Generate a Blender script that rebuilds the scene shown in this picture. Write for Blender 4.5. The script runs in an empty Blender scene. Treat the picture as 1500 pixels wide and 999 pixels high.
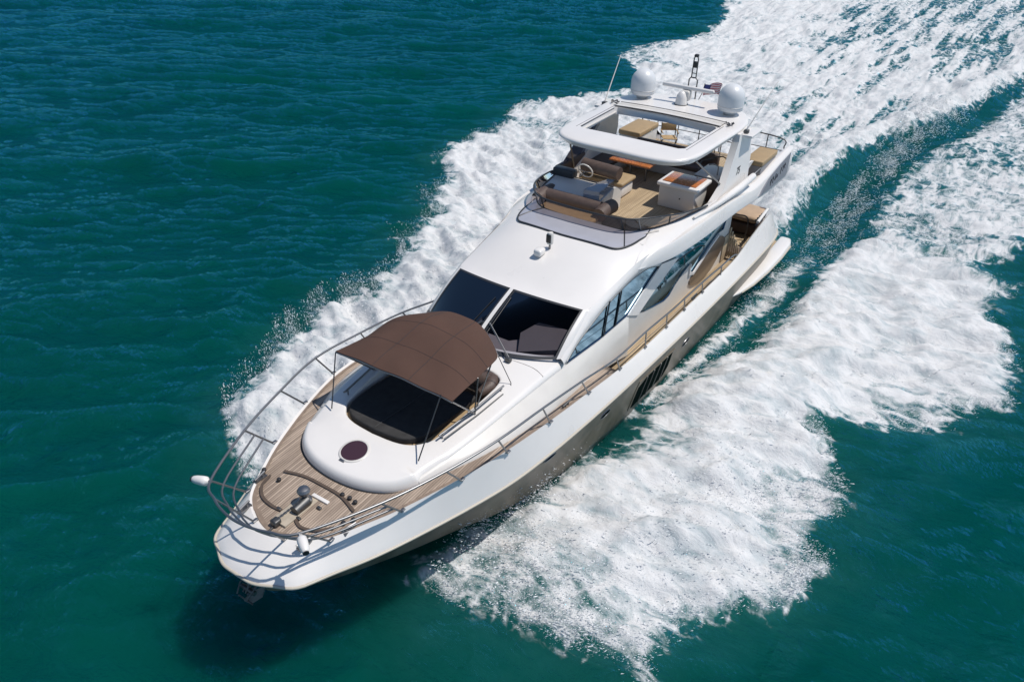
import bpy, bmesh, math, random
import numpy as np
from mathutils import Vector, geometry
random.seed(7); np.random.seed(7)
R = math.radians
scene = bpy.context.scene
col = scene.collection

# ---------------------------------------------------------------- camera
cam_d = bpy.data.cameras.new('camera'); cam = bpy.data.objects.new('camera', cam_d); col.objects.link(cam)
cam.location = (16.0486, 9.5117, 13.9027)
yaw, pitch, roll, fpx = -2.565217, 0.561138, 0.026413, 1.183185
Fw = Vector((math.cos(pitch)*math.cos(yaw), math.cos(pitch)*math.sin(yaw), -math.sin(pitch)))
Rt = Vector((math.sin(yaw), -math.cos(yaw), 0)); Up = Rt.cross(Fw)
R2 = Rt*math.cos(roll) + Up*math.sin(roll); U2 = Up*math.cos(roll) - Rt*math.sin(roll)
from mathutils import Matrix
cam.rotation_euler = Matrix((R2, U2, -Fw)).transposed().to_euler()
cam_d.sensor_width = 36; cam_d.lens = 36*fpx*1000/1500
cam_d.clip_end = 8000; cam_d.clip_start = .1
scene.camera = cam

# ---------------------------------------------------------------- light
SUN_EL, SUN_AZ = R(64), R(122)          # azimuth measured from +x towards +y
world = bpy.data.worlds.new("World"); scene.world = world; world.use_nodes = True
nt = world.node_tree; bg = nt.nodes['Background']
sky = nt.nodes.new('ShaderNodeTexSky'); sky.sky_type = 'NISHITA'; sky.sun_disc = False
sky.sun_elevation = SUN_EL; sky.sun_rotation = math.pi/2 - SUN_AZ
sky.air_density = 1.0; sky.dust_density = 0.1; sky.ozone_density = 2.6
nt.links.new(sky.outputs[0], bg.inputs[0]); bg.inputs[1].default_value = .10
sd = bpy.data.lights.new('sun', 'SUN'); sd.energy = 4.25; sd.angle = R(.55); sd.color = (1, .95, .885)
sun = bpy.data.objects.new('sun', sd); col.objects.link(sun)
sv = Vector((math.cos(SUN_EL)*math.cos(SUN_AZ), math.cos(SUN_EL)*math.sin(SUN_AZ), math.sin(SUN_EL)))
sun.rotation_euler = sv.to_track_quat('Z', 'Y').to_euler(); sun.location = (0, 0, 40)
scene.view_settings.view_transform = 'Standard'; scene.view_settings.look = 'None'
scene.view_settings.exposure = 0; scene.view_settings.gamma = 1
scene.cycles.max_bounces = 8; scene.cycles.transparent_max_bounces = 12

# ---------------------------------------------------------------- materials
def mat(name, c, rough=.5, metal=0, var=0, vscale=3, bump=0, bscale=40, coat=0, spec=.5, wear=None):
    m = bpy.data.materials.new(name); m.use_nodes = True; n = m.node_tree.nodes; l = m.node_tree.links
    p = n['Principled BSDF']; p.inputs['Base Color'].default_value = (*c, 1)
    p.inputs['Roughness'].default_value = rough; p.inputs['Metallic'].default_value = metal
    p.inputs['Coat Weight'].default_value = coat; p.inputs['Coat Roughness'].default_value = .08
    p.inputs['Specular IOR Level'].default_value = spec
    tc = n.new('ShaderNodeTexCoord')
    if var:
        no = n.new('ShaderNodeTexNoise'); no.inputs['Scale'].default_value = vscale; no.inputs['Detail'].default_value = 6
        l.new(tc.outputs['Object'], no.inputs['Vector'])
        mp = n.new('ShaderNodeMapRange'); mp.inputs[1].default_value = .3; mp.inputs[2].default_value = .7
        mp.inputs[3].default_value = 1-var; mp.inputs[4].default_value = 1+var*.6
        l.new(no.outputs['Fac'], mp.inputs[0])
        mx = n.new('ShaderNodeVectorMath'); mx.operation = 'SCALE'; mx.inputs[0].default_value = c
        l.new(mp.outputs[0], mx.inputs['Scale']); l.new(mx.outputs[0], p.inputs['Base Color'])
        r2 = n.new('ShaderNodeMapRange'); r2.inputs[3].default_value = rough*.8; r2.inputs[4].default_value = min(1, rough*1.3)
        l.new(no.outputs['Fac'], r2.inputs[0]); l.new(r2.outputs[0], p.inputs['Roughness'])
    if bump:
        nb = n.new('ShaderNodeTexNoise'); nb.inputs['Scale'].default_value = bscale; nb.inputs['Detail'].default_value = 4
        l.new(tc.outputs['Object'], nb.inputs['Vector'])
        b = n.new('ShaderNodeBump'); b.inputs['Strength'].default_value = bump; b.inputs['Distance'].default_value = .02
        l.new(nb.outputs['Fac'], b.inputs['Height']); l.new(b.outputs[0], p.inputs['Normal'])
    return m

WHITE = mat('gelcoat_white', (.70, .675, .65), .28, var=.035, vscale=.9, coat=.3, bump=.02, bscale=1.3)
WHITE2 = mat('gelcoat_off_white', (.60, .575, .54), .35, var=.05, vscale=1.5, coat=.2)
NONSKID = mat('nonskid_white', (.60, .58, .56), .7, var=.05, vscale=4, bump=.3, bscale=120)
STEEL = mat('polished_steel', (.27, .27, .275), .42, 1)
DSTEEL = mat('tarnished_steel', (.14, .14, .14), .5, 1, var=.2, vscale=20)
BLACK = mat('black_rubber', (.02, .02, .022), .5)
TRIM = mat('dark_window_trim', (.03, .032, .036), .35)
TAN = mat('tan_vinyl_cushion', (.34, .24, .13), .6, var=.09, vscale=6, bump=.2, bscale=60)
BROWN = mat('brown_leather_bolster', (.085, .058, .048), .5, var=.15, vscale=9, bump=.3, bscale=50)
DKPAD = mat('charcoal_mesh_pad', (.045, .044, .044), 1.0, var=.22, vscale=7, bump=.6, bscale=150, spec=.15)
ORANGE = mat('varnished_teak', (.40, .13, .035), .25, var=.25, vscale=14, coat=.6)
MAUVE = mat('mauve_dash_cover', (.20, .175, .18), .8, var=.1)
MAUVE2 = mat('dark_mauve_dash_cover', (.11, .095, .10), .8, var=.1)
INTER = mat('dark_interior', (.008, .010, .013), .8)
DOME = mat('dome_white', (.62, .63, .64), .35, var=.03)
RED = mat('flag_red', (.45, .02, .04), .8); FW = mat('flag_white', (.75, .73, .72), .8); BLUE = mat('flag_blue', (.03, .04, .17), .8)
LOUV = mat('louvre_wood', (.42, .33, .22), .6, var=.15, vscale=8)
GREYP = mat('grey_name_plate', (.16, .17, .20), .3, var=.1)
ANODE = mat('rubrail_beige', (.45, .41, .34), .4)

def hull_mat():
    m = mat('bronze_hull_paint', (.16, .135, .105), .38, coat=.12, spec=.35)
    n = m.node_tree.nodes; l = m.node_tree.links; p = n['Principled BSDF']; tc = n.new('ShaderNodeTexCoord')
    no = n.new('ShaderNodeTexNoise'); no.inputs['Scale'].default_value = 1.4; no.inputs['Detail'].default_value = 9; no.inputs['Roughness'].default_value = .7
    mpn = n.new('ShaderNodeMapping'); mpn.inputs['Scale'].default_value = (1, 1, .45)
    l.new(tc.outputs['Object'], mpn.inputs[0]); l.new(mpn.outputs[0], no.inputs['Vector'])
    cr = n.new('ShaderNodeValToRGB'); cr.color_ramp.elements[0].position = .32; cr.color_ramp.elements[0].color = (.085, .068, .048, 1)
    cr.color_ramp.elements[1].position = .72; cr.color_ramp.elements[1].color = (.24, .20, .15, 1)
    l.new(no.outputs['Fac'], cr.inputs[0]); l.new(cr.outputs[0], p.inputs['Base Color'])
    r = n.new('ShaderNodeMapRange'); r.inputs[3].default_value = .25; r.inputs[4].default_value = .6
    l.new(no.outputs['Fac'], r.inputs[0]); l.new(r.outputs[0], p.inputs['Roughness'])
    return m
HULL = hull_mat()

def teak_mat(name, c1, c2, axis=1, pitch_=.052):
    m = mat(name, c1, .7); n = m.node_tree.nodes; l = m.node_tree.links; p = n['Principled BSDF']
    tc = n.new('ShaderNodeTexCoord'); sp = n.new('ShaderNodeSeparateXYZ'); l.new(tc.outputs['Object'], sp.inputs[0])
    d = n.new('ShaderNodeMath'); d.operation = 'DIVIDE'; d.inputs[1].default_value = pitch_; l.new(sp.outputs[axis], d.inputs[0])
    fr = n.new('ShaderNodeMath'); fr.operation = 'FRACT'; l.new(d.outputs[0], fr.inputs[0])
    fl = n.new('ShaderNodeMath'); fl.operation = 'FLOOR'; l.new(d.outputs[0], fl.inputs[0])
    lt = n.new('ShaderNodeMapRange'); lt.inputs[1].default_value = .10; lt.inputs[2].default_value = .2; l.new(fr.outputs[0], lt.inputs[0])
    wn = n.new('ShaderNodeTexWhiteNoise'); wn.noise_dimensions = '1D'; l.new(fl.outputs[0], wn.inputs['W'])
    no = n.new('ShaderNodeTexNoise'); mp = n.new('ShaderNodeMapping')
    mp.inputs['Scale'].default_value = (1.2, 26, 1) if axis == 1 else (26, 1.2, 1)
    l.new(tc.outputs['Object'], mp.inputs[0]); l.new(mp.outputs[0], no.inputs['Vector']); no.inputs['Scale'].default_value = 1; no.inputs['Detail'].default_value = 7
    no2 = n.new('ShaderNodeTexNoise'); no2.inputs['Scale'].default_value = 1.1; no2.inputs['Detail'].default_value = 5; l.new(tc.outputs['Object'], no2.inputs['Vector'])
    ad = n.new('ShaderNodeMath'); ad.operation = 'ADD'; l.new(no.outputs['Fac'], ad.inputs[0])
    mu = n.new('ShaderNodeMath'); mu.operation = 'MULTIPLY'; mu.inputs[1].default_value = .35; l.new(wn.outputs[0], mu.inputs[0]); l.new(mu.outputs[0], ad.inputs[1])
    ad2 = n.new('ShaderNodeMath'); ad2.operation = 'MULTIPLY_ADD'; ad2.inputs[1].default_value = .7; l.new(no2.outputs['Fac'], ad2.inputs[0]); l.new(ad.outputs[0], ad2.inputs[2])
    cr = n.new('ShaderNodeValToRGB'); cr.color_ramp.elements[0].position = .70; cr.color_ramp.elements[0].color = (*c2, 1)
    cr.color_ramp.elements[1].position = 1.25 if False else 1.0; cr.color_ramp.elements[1].color = (*c1, 1)
    sc = n.new('ShaderNodeMath'); sc.operation = 'MULTIPLY'; sc.inputs[1].default_value = .82; l.new(ad2.outputs[0], sc.inputs[0]); l.new(sc.outputs[0], cr.inputs[0])
    mx = n.new('ShaderNodeMix'); mx.data_type = 'RGBA'; mx.inputs['A'].default_value = (c2[0]*.22, c2[1]*.22, c2[2]*.22, 1)
    l.new(lt.outputs[0], mx.inputs['Factor']); l.new(cr.outputs[0], mx.inputs['B']); l.new(mx.outputs['Result'], p.inputs['Base Color'])
    return m
TEAK = teak_mat('weathered_teak', (.43, .34, .265), (.25, .19, .145))
TEAKG = teak_mat('golden_teak', (.46, .35, .22), (.33, .245, .15))

def canvas_mat():
    m = mat('brown_canvas', (.088, .050, .038), .9, var=.10, vscale=1.6, bump=.5, bscale=160, spec=.2)
    return m
CANVAS = canvas_mat()

def glass_mat(name, tint, refl, rcol=(.9, .95, 1)):
    m = bpy.data.materials.new(name); m.use_nodes = True; n = m.node_tree.nodes; l = m.node_tree.links; n.clear()
    o = n.new('ShaderNodeOutputMaterial'); t = n.new('ShaderNodeBsdfTransparent'); t.inputs[0].default_value = (*tint, 1)
    g = n.new('ShaderNodeBsdfGlossy'); g.inputs['Roughness'].default_value = .02; g.inputs[0].default_value = (*rcol, 1)
    fr = n.new('ShaderNodeFresnel'); fr.inputs[0].default_value = 1.5
    ma = n.new('ShaderNodeMath'); ma.operation = 'ADD'; ma.inputs[1].default_value = refl; ma.use_clamp = True
    mx = n.new('ShaderNodeMixShader'); l.new(fr.outputs[0], ma.inputs[0]); l.new(ma.outputs[0], mx.inputs[0])
    l.new(t.outputs[0], mx.inputs[1]); l.new(g.outputs[0], mx.inputs[2]); l.new(mx.outputs[0], o.inputs[0])
    return m
WGLASS = glass_mat('tinted_windscreen_glass', (.72, .72, .76), .0, (.10, .12, .135))
SGLASS = glass_mat('mirrored_side_glass', (.12, .16, .2), .50, (.30, .46, .58))
PLEXI = glass_mat('smoked_plexiglass', (.44, .38, .35), .03)
HATCHG = mat('dark_hatch_glass', (.05, .025, .035), .12, spec=.4)
PANELG = mat('pale_blue_grey_panel', (.37, .37, .41), .18, var=.05, coat=.5)
HGLASS = mat('dark_hull_glass', (.006, .012, .011), .5, spec=.0)

# ---------------------------------------------------------------- helpers
def empty(name, loc=(0, 0, 0)):
    o = bpy.data.objects.new(name, None); col.objects.link(o); o.location = loc; o.empty_display_size = .3; return o
def link(name, me, m, parent=None, angle=35, label=None):
    if m is not None and len(me.materials) == 0: me.materials.append(m)
    me.update()
    me.polygons.foreach_set('use_smooth', [True]*len(me.polygons))
    if angle: me.set_sharp_from_angle(angle=R(angle))
    o = bpy.data.objects.new(name, me); col.objects.link(o)
    if parent: o.parent = parent; o.matrix_parent_inverse = Matrix.Translation(-parent_loc(parent))
    if label: o['label'] = label
    return o
def parent_loc(p):
    v = Vector((0, 0, 0))
    while p: v += p.location; p = p.parent if (p.parent and p.matrix_parent_inverse.is_identity) else None
    return v
class MB:
    def __init__(s): s.v = []; s.f = []
    def add(s, v, f):
        k = len(s.v); s.v += [tuple(p) for p in v]; s.f += [[i+k for i in q] for q in f]; return s
    def build(s, name, m, parent=None, angle=35, label=None, fix=True):
        me = bpy.data.meshes.new(name); me.from_pydata(s.v, [], s.f)
        if fix:
            bm = bmesh.new(); bm.from_mesh(me); bmesh.ops.remove_doubles(bm, verts=bm.verts, dist=1e-5)
            bmesh.ops.recalc_face_normals(bm, faces=bm.faces); bm.to_mesh(me); bm.free()
        return link(name, me, m, parent, angle, label)
def cat(pts, n=6, closed=False):
    P = [np.array(p, float) for p in pts]; out = []
    N = len(P); rng = range(N) if closed else range(N-1)
    for i in rng:
        p1, p2 = P[i], P[(i+1) % N]
        p0 = P[i-1] if (i > 0 or closed) else 2*p1-p2
        p3 = P[(i+2) % N] if (i+2 < N or closed) else 2*p2-p1
        for k in range(n):
            t = k/n
            out.append(.5*((2*p1)+(-p0+p2)*t+(2*p0-5*p1+4*p2-p3)*t*t+(-p0+3*p1-3*p2+p3)*t**3))
    if not closed: out.append(P[-1])
    return [tuple(float(c) for c in q) for q in out]
def grid(rows, closed_u=False):
    v = [p for r in rows for p in r]; w = len(rows[0]); f = []
    for i in range(len(rows)-1):
        for j in range(w-1 if not closed_u else w):
            a = i*w+j; b = i*w+(j+1) % w; f.append([a, b, b+w, a+w])
    return v, f
def tube_vf(pts, r, n=8, cap=True):
    P = [Vector(p) for p in pts]; rows = []
    up = Vector((0, 0, 1)); prev = None
    for i, p in enumerate(P):
        d = (P[min(i+1, len(P)-1)] - P[max(i-1, 0)]).normalized()
        if prev is None:
            a = d.cross(up); a = d.cross(Vector((1, 0, 0))) if a.length < .1 else a
        else: a = prev - d*prev.dot(d)
        a.normalize(); prev = a; b = d.cross(a)
        rr = r[i] if isinstance(r, (list, tuple)) else r
        rows.append([p + (a*math.cos(2*math.pi*k/n) + b*math.sin(2*math.pi*k/n))*rr for k in range(n)])
    v, f = grid(rows, True)
    if cap: f.append(list(range(n))[::-1]); f.append([len(v)-n+k for k in range(n)])
    return v, f
def tube(name, pts, r, m, parent, n=8, label=None):
    v, f = tube_vf(pts, r, n); return MB().add(v, f).build(name, m, parent, 60, label, fix=False)
def rbox_me(name, x0, x1, y0, y1, z0, z1, r=.03, seg=3, f=None):
    bm = bmesh.new(); bmesh.ops.create_cube(bm, size=1)
    for v in bm.verts: v.co = Vector((x0+(v.co.x+.5)*(x1-x0), y0+(v.co.y+.5)*(y1-y0), z0+(v.co.z+.5)*(z1-z0)))
    r = min(r, .49*min(abs(x1-x0), abs(y1-y0), abs(z1-z0)))
    if r > 0: bmesh.ops.bevel(bm, geom=bm.edges[:], offset=r, segments=seg, affect='EDGES', profile=.5)
    if f:
        for v in bm.verts: v.co = Vector(f(*v.co))
    me = bpy.data.meshes.new(name); bm.to_mesh(me); bm.free(); return me
def rbox(name, x0, x1, y0, y1, z0, z1, m, parent, r=.03, seg=3, f=None, label=None):
    return link(name, rbox_me(name, x0, x1, y0, y1, z0, z1, r, seg, f), m, parent, 50, label)
def inside(p, poly):
    x, y = p; c = False; j = len(poly)-1
    for i in range(len(poly)):
        a, b = poly[i], poly[j]
        if (a[1] > y) != (b[1] > y) and x < (b[0]-a[0])*(y-a[1])/(b[1]-a[1])+a[0]: c = not c
        j = i
    return c
def edist(x, y, poly):
    P = np.array(poly, float); Q = np.roll(P, -1, 0); d = Q-P; L = (d**2).sum(1)+1e-12
    t = np.clip(((x-P[:, 0])*d[:, 0]+(y-P[:, 1])*d[:, 1])/L, 0, 1)
    return float(np.sqrt(((P[:, 0]+t*d[:, 0]-x)**2+(P[:, 1]+t*d[:, 1]-y)**2).min()))
def inset(poly, d):
    P = [Vector(p) for p in poly]; n = len(P); out = []
    A = sum(P[i-1].x*P[i].y-P[i].x*P[i-1].y for i in range(n)); s = 1 if A > 0 else -1
    for i in range(n):
        t = (P[(i+1) % n]-P[i-1]).normalized(); q = P[i]+Vector((-t.y, t.x))*d*s
        if inside(q, poly) and edist(q.x, q.y, poly) > d*.8: out.append((q.x, q.y))
    return out
def sheet_vf(outline, fn, step=.2, holes=(), rings=(), drop=None):
    """triangulated sheet over a 2-D outline (u,v); fn(u,v,d)->xyz; drop=fn giving the skirt's lower edge"""
    pts = [Vector(p) for p in outline]; n0 = len(pts); edges = [(i, (i+1) % n0) for i in range(n0)]
    for h in holes:
        k = len(pts); pts += [Vector(p) for p in h]; edges += [(k+i, k+(i+1) % len(h)) for i in range(len(h))]
    nb = len(pts)
    for d in rings:
        q = inset(outline, d); pts += [Vector(p) for p in q if not any(inside(p, h) for h in holes)]
    mr = (max(rings) if rings else 0)+step*.45
    xs = [p[0] for p in outline]; ys = [p[1] for p in outline]
    x = min(xs)
    while x < max(xs):
        y = min(ys)
        while y < max(ys):
            if inside((x, y), outline) and edist(x, y, outline) > mr and not any(inside((x, y), h) or edist(x, y, h) < step*.4 for h in holes): pts.append(Vector((x, y)))
            y += step
        x += step
    vv, ee, ff, ov, oe, of = geometry.delaunay_2d_cdt(pts, edges, [], 0, 1e-5)
    faces = []
    for f in ff:
        c = (sum(vv[i].x for i in f)/len(f), sum(vv[i].y for i in f)/len(f))
        if inside(c, outline) and not any(inside(c, h) for h in holes): faces.append(list(f))
    v = [fn(p.x, p.y, edist(p.x, p.y, outline)) for p in vv]
    if drop:
        for loop in [outline]+list(holes):
            k = len(v); n = len(loop)
            for p in loop: v.append(fn(p[0], p[1], edist(p[0], p[1], outline)))
            for p in loop: v.append(drop(p[0], p[1]))
            faces += [[k+i, k+(i+1) % n, k+n+(i+1) % n, k+n+i] for i in range(n)]
    return v, faces
def slab_vf(outline, top, bot, step=.25, holes=()):
    v, f = sheet_vf(outline, lambda a, b, d: top(a, b), step, holes, drop=bot)
    v2, f2 = sheet_vf(outline, lambda a, b, d: bot(a, b), step, holes)
    k = len(v); return v+v2, f+[[i+k for i in q][::-1] for q in f2]
def lathe_vf(prof, c, n=32):
    rows = [[(c[0]+r*math.cos(2*math.pi*k/n), c[1]+r*math.sin(2*math.pi*k/n), c[2]+z) for k in range(n)] for r, z in prof]
    return grid(rows, True)
def mir(pts): return [(p[0], -p[1]) + tuple(p[2:]) for p in pts]
def interp(x, tab):
    xs = [t[0] for t in tab]; o = np.argsort(xs); xs = np.array(xs)[o]
    return [float(np.interp(x, xs, np.array([t[k] for t in tab])[o])) for k in range(1, len(tab[0]))]

# ================================================================= YACHT
Y = empty('motor_yacht')
Y['label'] = 'white and bronze flybridge motor yacht with brown bow canopy speeding through foam'; Y['category'] = 'yacht'

# ---- hull stations: bulwark top, rub rail, chine, keel
ST = [((9.52,0,2.90),(10.29,0,2.52),(9.85,0,1.75),(9.85,0,1.70)),
 ((9.49,.22,2.90),(10.27,.38,2.52),(9.72,.12,1.62),(9.68,0,1.5)),
 ((9.40,.48,2.90),(10.09,.74,2.51),(9.45,.25,1.48),(9.35,0,1.25)),
 ((9.22,.80,2.91),(9.86,1.09,2.49),(9.05,.42,1.33),(8.95,0,.95)),
 ((8.95,1.08,2.92),(9.25,1.36,2.46),(8.45,.62,1.15),(8.4,0,.6)),
 ((8.4,1.38,2.96),(8.5,1.68,2.43),(7.7,.85,.98),(7.6,0,.3)),
 ((7.68,1.72,3.0),(7.6,1.97,2.39),(6.8,1.12,.80),(6.8,0,.05)),
 ((6.4,2.16,3.06),(6.3,2.32,2.33),(5.6,1.45,.60),(5.6,0,-.25)),
 ((5.2,2.44,3.08),(5.1,2.57,2.28),(4.5,1.78,.42),(4.5,0,-.45)),
 ((3.8,2.57,2.98),(3.7,2.71,2.23),(3.3,2.02,.3),(3.3,0,-.6)),
 ((2.1,2.62,2.79),(2.1,2.80,2.18),(1.8,2.22,.2),(1.8,0,-.7)),
 ((.5,2.63,2.58),(.5,2.85,2.12),(.3,2.32,.12),(.3,0,-.75)),
 ((-1,2.63,2.46),(-1,2.87,2.06),(-1,2.38,.08),(-1,0,-.8)),
 ((-3.5,2.63,2.40),(-3.5,2.89,1.96),(-3.5,2.42,.05),(-3.5,0,-.8)),
 ((-6.5,2.63,2.36),(-6.5,2.90,1.88),(-6.5,2.45,.05),(-6.5,0,-.8)),
 ((-7.9,2.63,2.42),(-7.9,2.90,1.86),(-7.9,2.45,.05),(-7.9,0,-.8)),
 ((-9.2,2.64,2.70),(-9.2,2.90,1.86),(-9.2,2.45,.05),(-9.2,0,-.8)),
 ((-10.6,2.62,2.86),(-10.6,2.88,1.86),(-10.6,2.45,.05),(-10.6,0,-.8)),
 ((-11.5,2.52,2.6),(-11.6,2.80,1.85),(-11.6,2.42,.05),(-11.6,0,-.8)),
 ((-12.0,2.35,2.0),(-12.2,2.62,1.82),(-12.2,2.38,.05),(-12.2,0,-.8))]
cB, cR, cC, cK = [cat([s[k] for s in ST], 5) for k in range(4)]
def lerp(a, b, t): return tuple(a[i]+(b[i]-a[i])*t for i in range(3))
hrows, brows, irows = [], [], []
for b, r, c, k in zip(cB, cR, cC, cK):
    row = []
    fl = max(0, min(1, (b[0]+1)/9))*.16
    for i in range(9):
        t = i/8; p = lerp(r, c, t); s_ = math.sin(math.pi*t)*fl
        row.append((p[0]-s_*.5*(b[0] > 8.8), p[1]-s_*(min(1, r[1]/1.2)), p[2]))
    row += [(c[0], max(0, c[1]-.05), c[2]-.05)] + [lerp((c[0], max(0, c[1]-.05), c[2]-.05), k, t) for t in (.33, .66, 1)]
    hrows.append(row)
    pr = []
    dx, dy, dz = [r[i]-b[i] for i in range(3)]
    for t, bulge, inn in ((0, -.03, .055), (0, 0, .03), (0, .02, 0), (.1, .028, 0), (.3, .03, 0), (.55, .025, 0), (.8, .012, 0), (.97, 0, 0), (1, -.02, 0)):
        p = lerp(b, r, t)
        h = math.hypot(dx, dy) or 1
        ox, oy = dx/h, dy/h
        if b[0] < 8.9: ox, oy = .2*max(0, min(1, (b[0]-3)/6)), 1
        pr.append((p[0]-ox*inn, max(0, p[1]-oy*inn) if b[1] > 0 else 0, p[2]+bulge))
    brows.append(pr)
mb = MB()
v, f = grid(hrows); mb.add(v, f); mb.add([(p[0], -p[1], p[2]) for p in v], f)
lr = hrows[-1]; n = len(lr); mb.add(lr+[(p[0], -p[1], p[2]) for p in lr[:-1]][::-1], [list(range(2*n-1))])
hull = mb.build('hull', HULL, Y, 40)
mb = MB()
v, f = grid(brows); mb.add(v, f); mb.add([(p[0], -p[1], p[2]) for p in v], f)
mb.build('bulwark', WHITE, Y, 50)
# inner bulwark wall along the sunken aft side decks
mb = MB()
for s in (1, -1):
    rows = []
    for b in cB:
        if b[0] < .75: rows.append([(b[0], s*(b[1]-.05), b[2]-.03), (b[0], s*(b[1]-.075), b[2]-.06), (b[0], s*(b[1]-.09), 1.6)])
    v, f = grid(rows); mb.add(v, f)
mb.build('bulwark_inner_wall', WHITE2, Y, 50)
rr = [(p[0]+.012*(p[0] > 9.7), p[1]+.012, p[2]-.015) for p in cR]
full = rr + mir(rr)[::-1][1:]
full[len(rr)-1] = rr[-1]
pts = mir(rr)[::-1][:-1] + rr
tube('rub_rail', pts, .028, ANODE, Y, 8)

# anchor recess, roller and anchor under the stem
an = MB()
for s in (1, -1):
    v, f = tube_vf([(9.75, s*.10, 1.95), (10.18, s*.10, 1.88), (10.32, s*.08, 1.80)], .03, 8); an.add(v, f)
    v, f = tube_vf([(9.8, s*.2, 2.15), (10.25, s*.24, 1.98), (10.42, s*.18, 1.78)], .02, 8); an.add(v, f)
v, f = tube_vf([(10.22, -.24, 1.85), (10.22, .24, 1.85)], .06, 12); an.add(v, f)
an.v = [(9.8+(x-9.8)*.80, y*.75, 2.18+(z-2.15)*.75) for x, y, z in an.v]
an.build('anchor_roller', DSTEEL, Y)
an = MB()
v, f = tube_vf([(9.6, 0, 2.12), (10.15, 0, 2.02), (10.3, 0, 1.80)], [.04, .04, .03], 8); an.add(v, f)
for s in (1, -1):
    an.add([(10.36, 0, 1.68), (10.25, s*.10, 1.5), (10.05, s*.24, 1.62), (9.90, s*.20, 1.78), (10.1, s*.08, 1.78),
            (10.40, 0, 1.63), (10.29, s*.10, 1.45), (10.05, s*.25, 1.57), (9.90, s*.21, 1.73), (10.12, s*.08, 1.73)],
           [[0,1,2,3,4],[9,8,7,6,5],[0,5,6,1],[1,6,7,2],[2,7,8,3],[3,8,9,4],[4,9,5,0]])
v, f = tube_vf([(10.34, -.26, 1.60), (10.34, .26, 1.60)], .022, 8); an.add(v, f)
an.v = [(9.8+(x-9.8)*.80, y*.75, 2.18+(z-2.15)*.75) for x, y, z in an.v]
an.build('anchor', DSTEEL, Y)

# ---- forward teak deck
drows = []
for b in cB:
    if b[0] >= .42:
        w = max(0, b[1]-.03) if b[1] > .02 else 0
        x = b[0]-(.03 if b[0] > 9.3 else 0)
        drows.append([(x, w*t, b[2]-.035+.02*(1-t*t)) for t in np.linspace(-1, 1, 9)])
v, f = grid(drows); dk = MB().add(v, f)
xe, we, ze = drows[-1][0][0], drows[-1][-1][1], drows[-1][0][2]
dk.add([(xe, -we, ze), (xe, we, ze), (xe, we, 1.9), (xe, -we, 1.9)], [[0,1,2,3]])
dk.build('foredeck_teak', TEAK, Y, 30)
# teak border plank round the bow
pts = [(b[0]-.05 if b[0] > 9.3 else b[0], max(0, b[1]-.045), b[2]-.02) for b in cB if b[0] > .5]
mb = MB()
for s in (1, -1):
    rows = []
    for p in pts:
        k = .07
        rows.append([(p[0], s*p[1], p[2]+.004), (p[0]-k*(p[0] > 8.9), s*max(0, p[1]-k), p[2]+.004)])
    v, f = grid(rows); mb.add(v, f)
mb.build('teak_margin_plank', mat('teak_margin', (.22, .165, .125), .7, var=.2, vscale=9), Y)
# aft side decks and cockpit sole
mb = MB()
mb.add([(.42, 2.56, 2.02), (.42, -2.56, 2.02), (-8.6, -2.56, 2.0), (-8.6, 2.56, 2.0)], [[0,1,2,3]])
mb.add([(-8.6, 2.56, 2.0), (-8.6, -2.56, 2.0), (-8.6, -2.56, 1.7), (-8.6, 2.56, 1.7)], [[0,1,2,3]])
mb.add([(-8.6, 2.56, 1.7), (-8.6, -2.56, 1.7), (-12.1, -2.35, 1.68), (-12.1, 2.35, 1.68)], [[0,1,2,3]])
mb.build('side_deck_teak', TEAKG, Y)
# step between forward and aft side deck
rbox('deck_step', .38, .75, 2.06, 2.55, 2.02, 2.35, TEAKG, Y, .01)

# ---- coachroof: flank line A (deck edge) and crease B
CA = [(7.0,1.55,3.0),(6.38,1.80,3.03),(5.56,2.10,3.05),(4.48,2.30,3.0),(3.2,2.36,2.92),(2.0,2.30,2.76),(.6,2.2,2.5),(-1,2.15,2.1)]
CBl = [(7.0,1.50,3.12),(6.2,1.68,3.22),(5.35,1.80,3.30),(4.0,1.90,3.36),(2.85,1.96,3.37),(2.1,2.0,3.36),(.5,2.03,3.28),(-1.0,2.05,3.25)]
A_ = cat(CA, 5); B_ = cat(CBl, 5)
mb = MB()
for s in (1, -1):
    rows = []
    for a, b in zip(A_, B_):
        m1 = lerp(a, b, .5); rows.append([(a[0], s*a[1], a[2]-.06), (a[0], s*a[1], a[2]+.02), (m1[0], s*(m1[1]+.02), m1[2]+.015), (b[0], s*(b[1]+.012), b[2]-.02), (b[0], s*(b[1]-.02), b[2]+.004)])
    v, f = grid(rows); mb.add(v, f)
mb.build('house_flank', WHITE2, Y, 60)
nose = [(7.0,-1.54),(7.25,-1.40),(7.50,-1.18),(7.68,-.88),(7.80,-.48),(7.84,0)]
nose = cat([(p[0], p[1]) for p in nose] + [(p[0], -p[1]) for p in nose[:-1]][::-1], 4)
side = [(b[0], b[1]) for b in B_ if b[0] > 2.05][1:]
outl = nose + side
wsb = cat([(2.3,1.9),(2.65,1.5),(2.92,1.0),(3.1,.5),(3.16,0)], 4)
outl += [(p[0]-.25, p[1]) for p in wsb] + [(p[0]-.25, -p[1]) for p in wsb[:-1]][::-1] + mir(side)[::-1]
def dedup(pl):
    o = []
    for p in pl:
        if not o or math.hypot(p[0]-o[-1][0], p[1]-o[-1][1]) > .012: o.append((p[0], p[1]))
    if math.hypot(o[0][0]-o[-1][0], o[0][1]-o[-1][1]) < .012: o.pop()
    return o
outl = dedup(outl)
HC = [(7.9,3.17),(7.2,3.25),(6.6,3.35),(5.0,3.50),(3.3,3.62),(2,3.66)]
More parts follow.
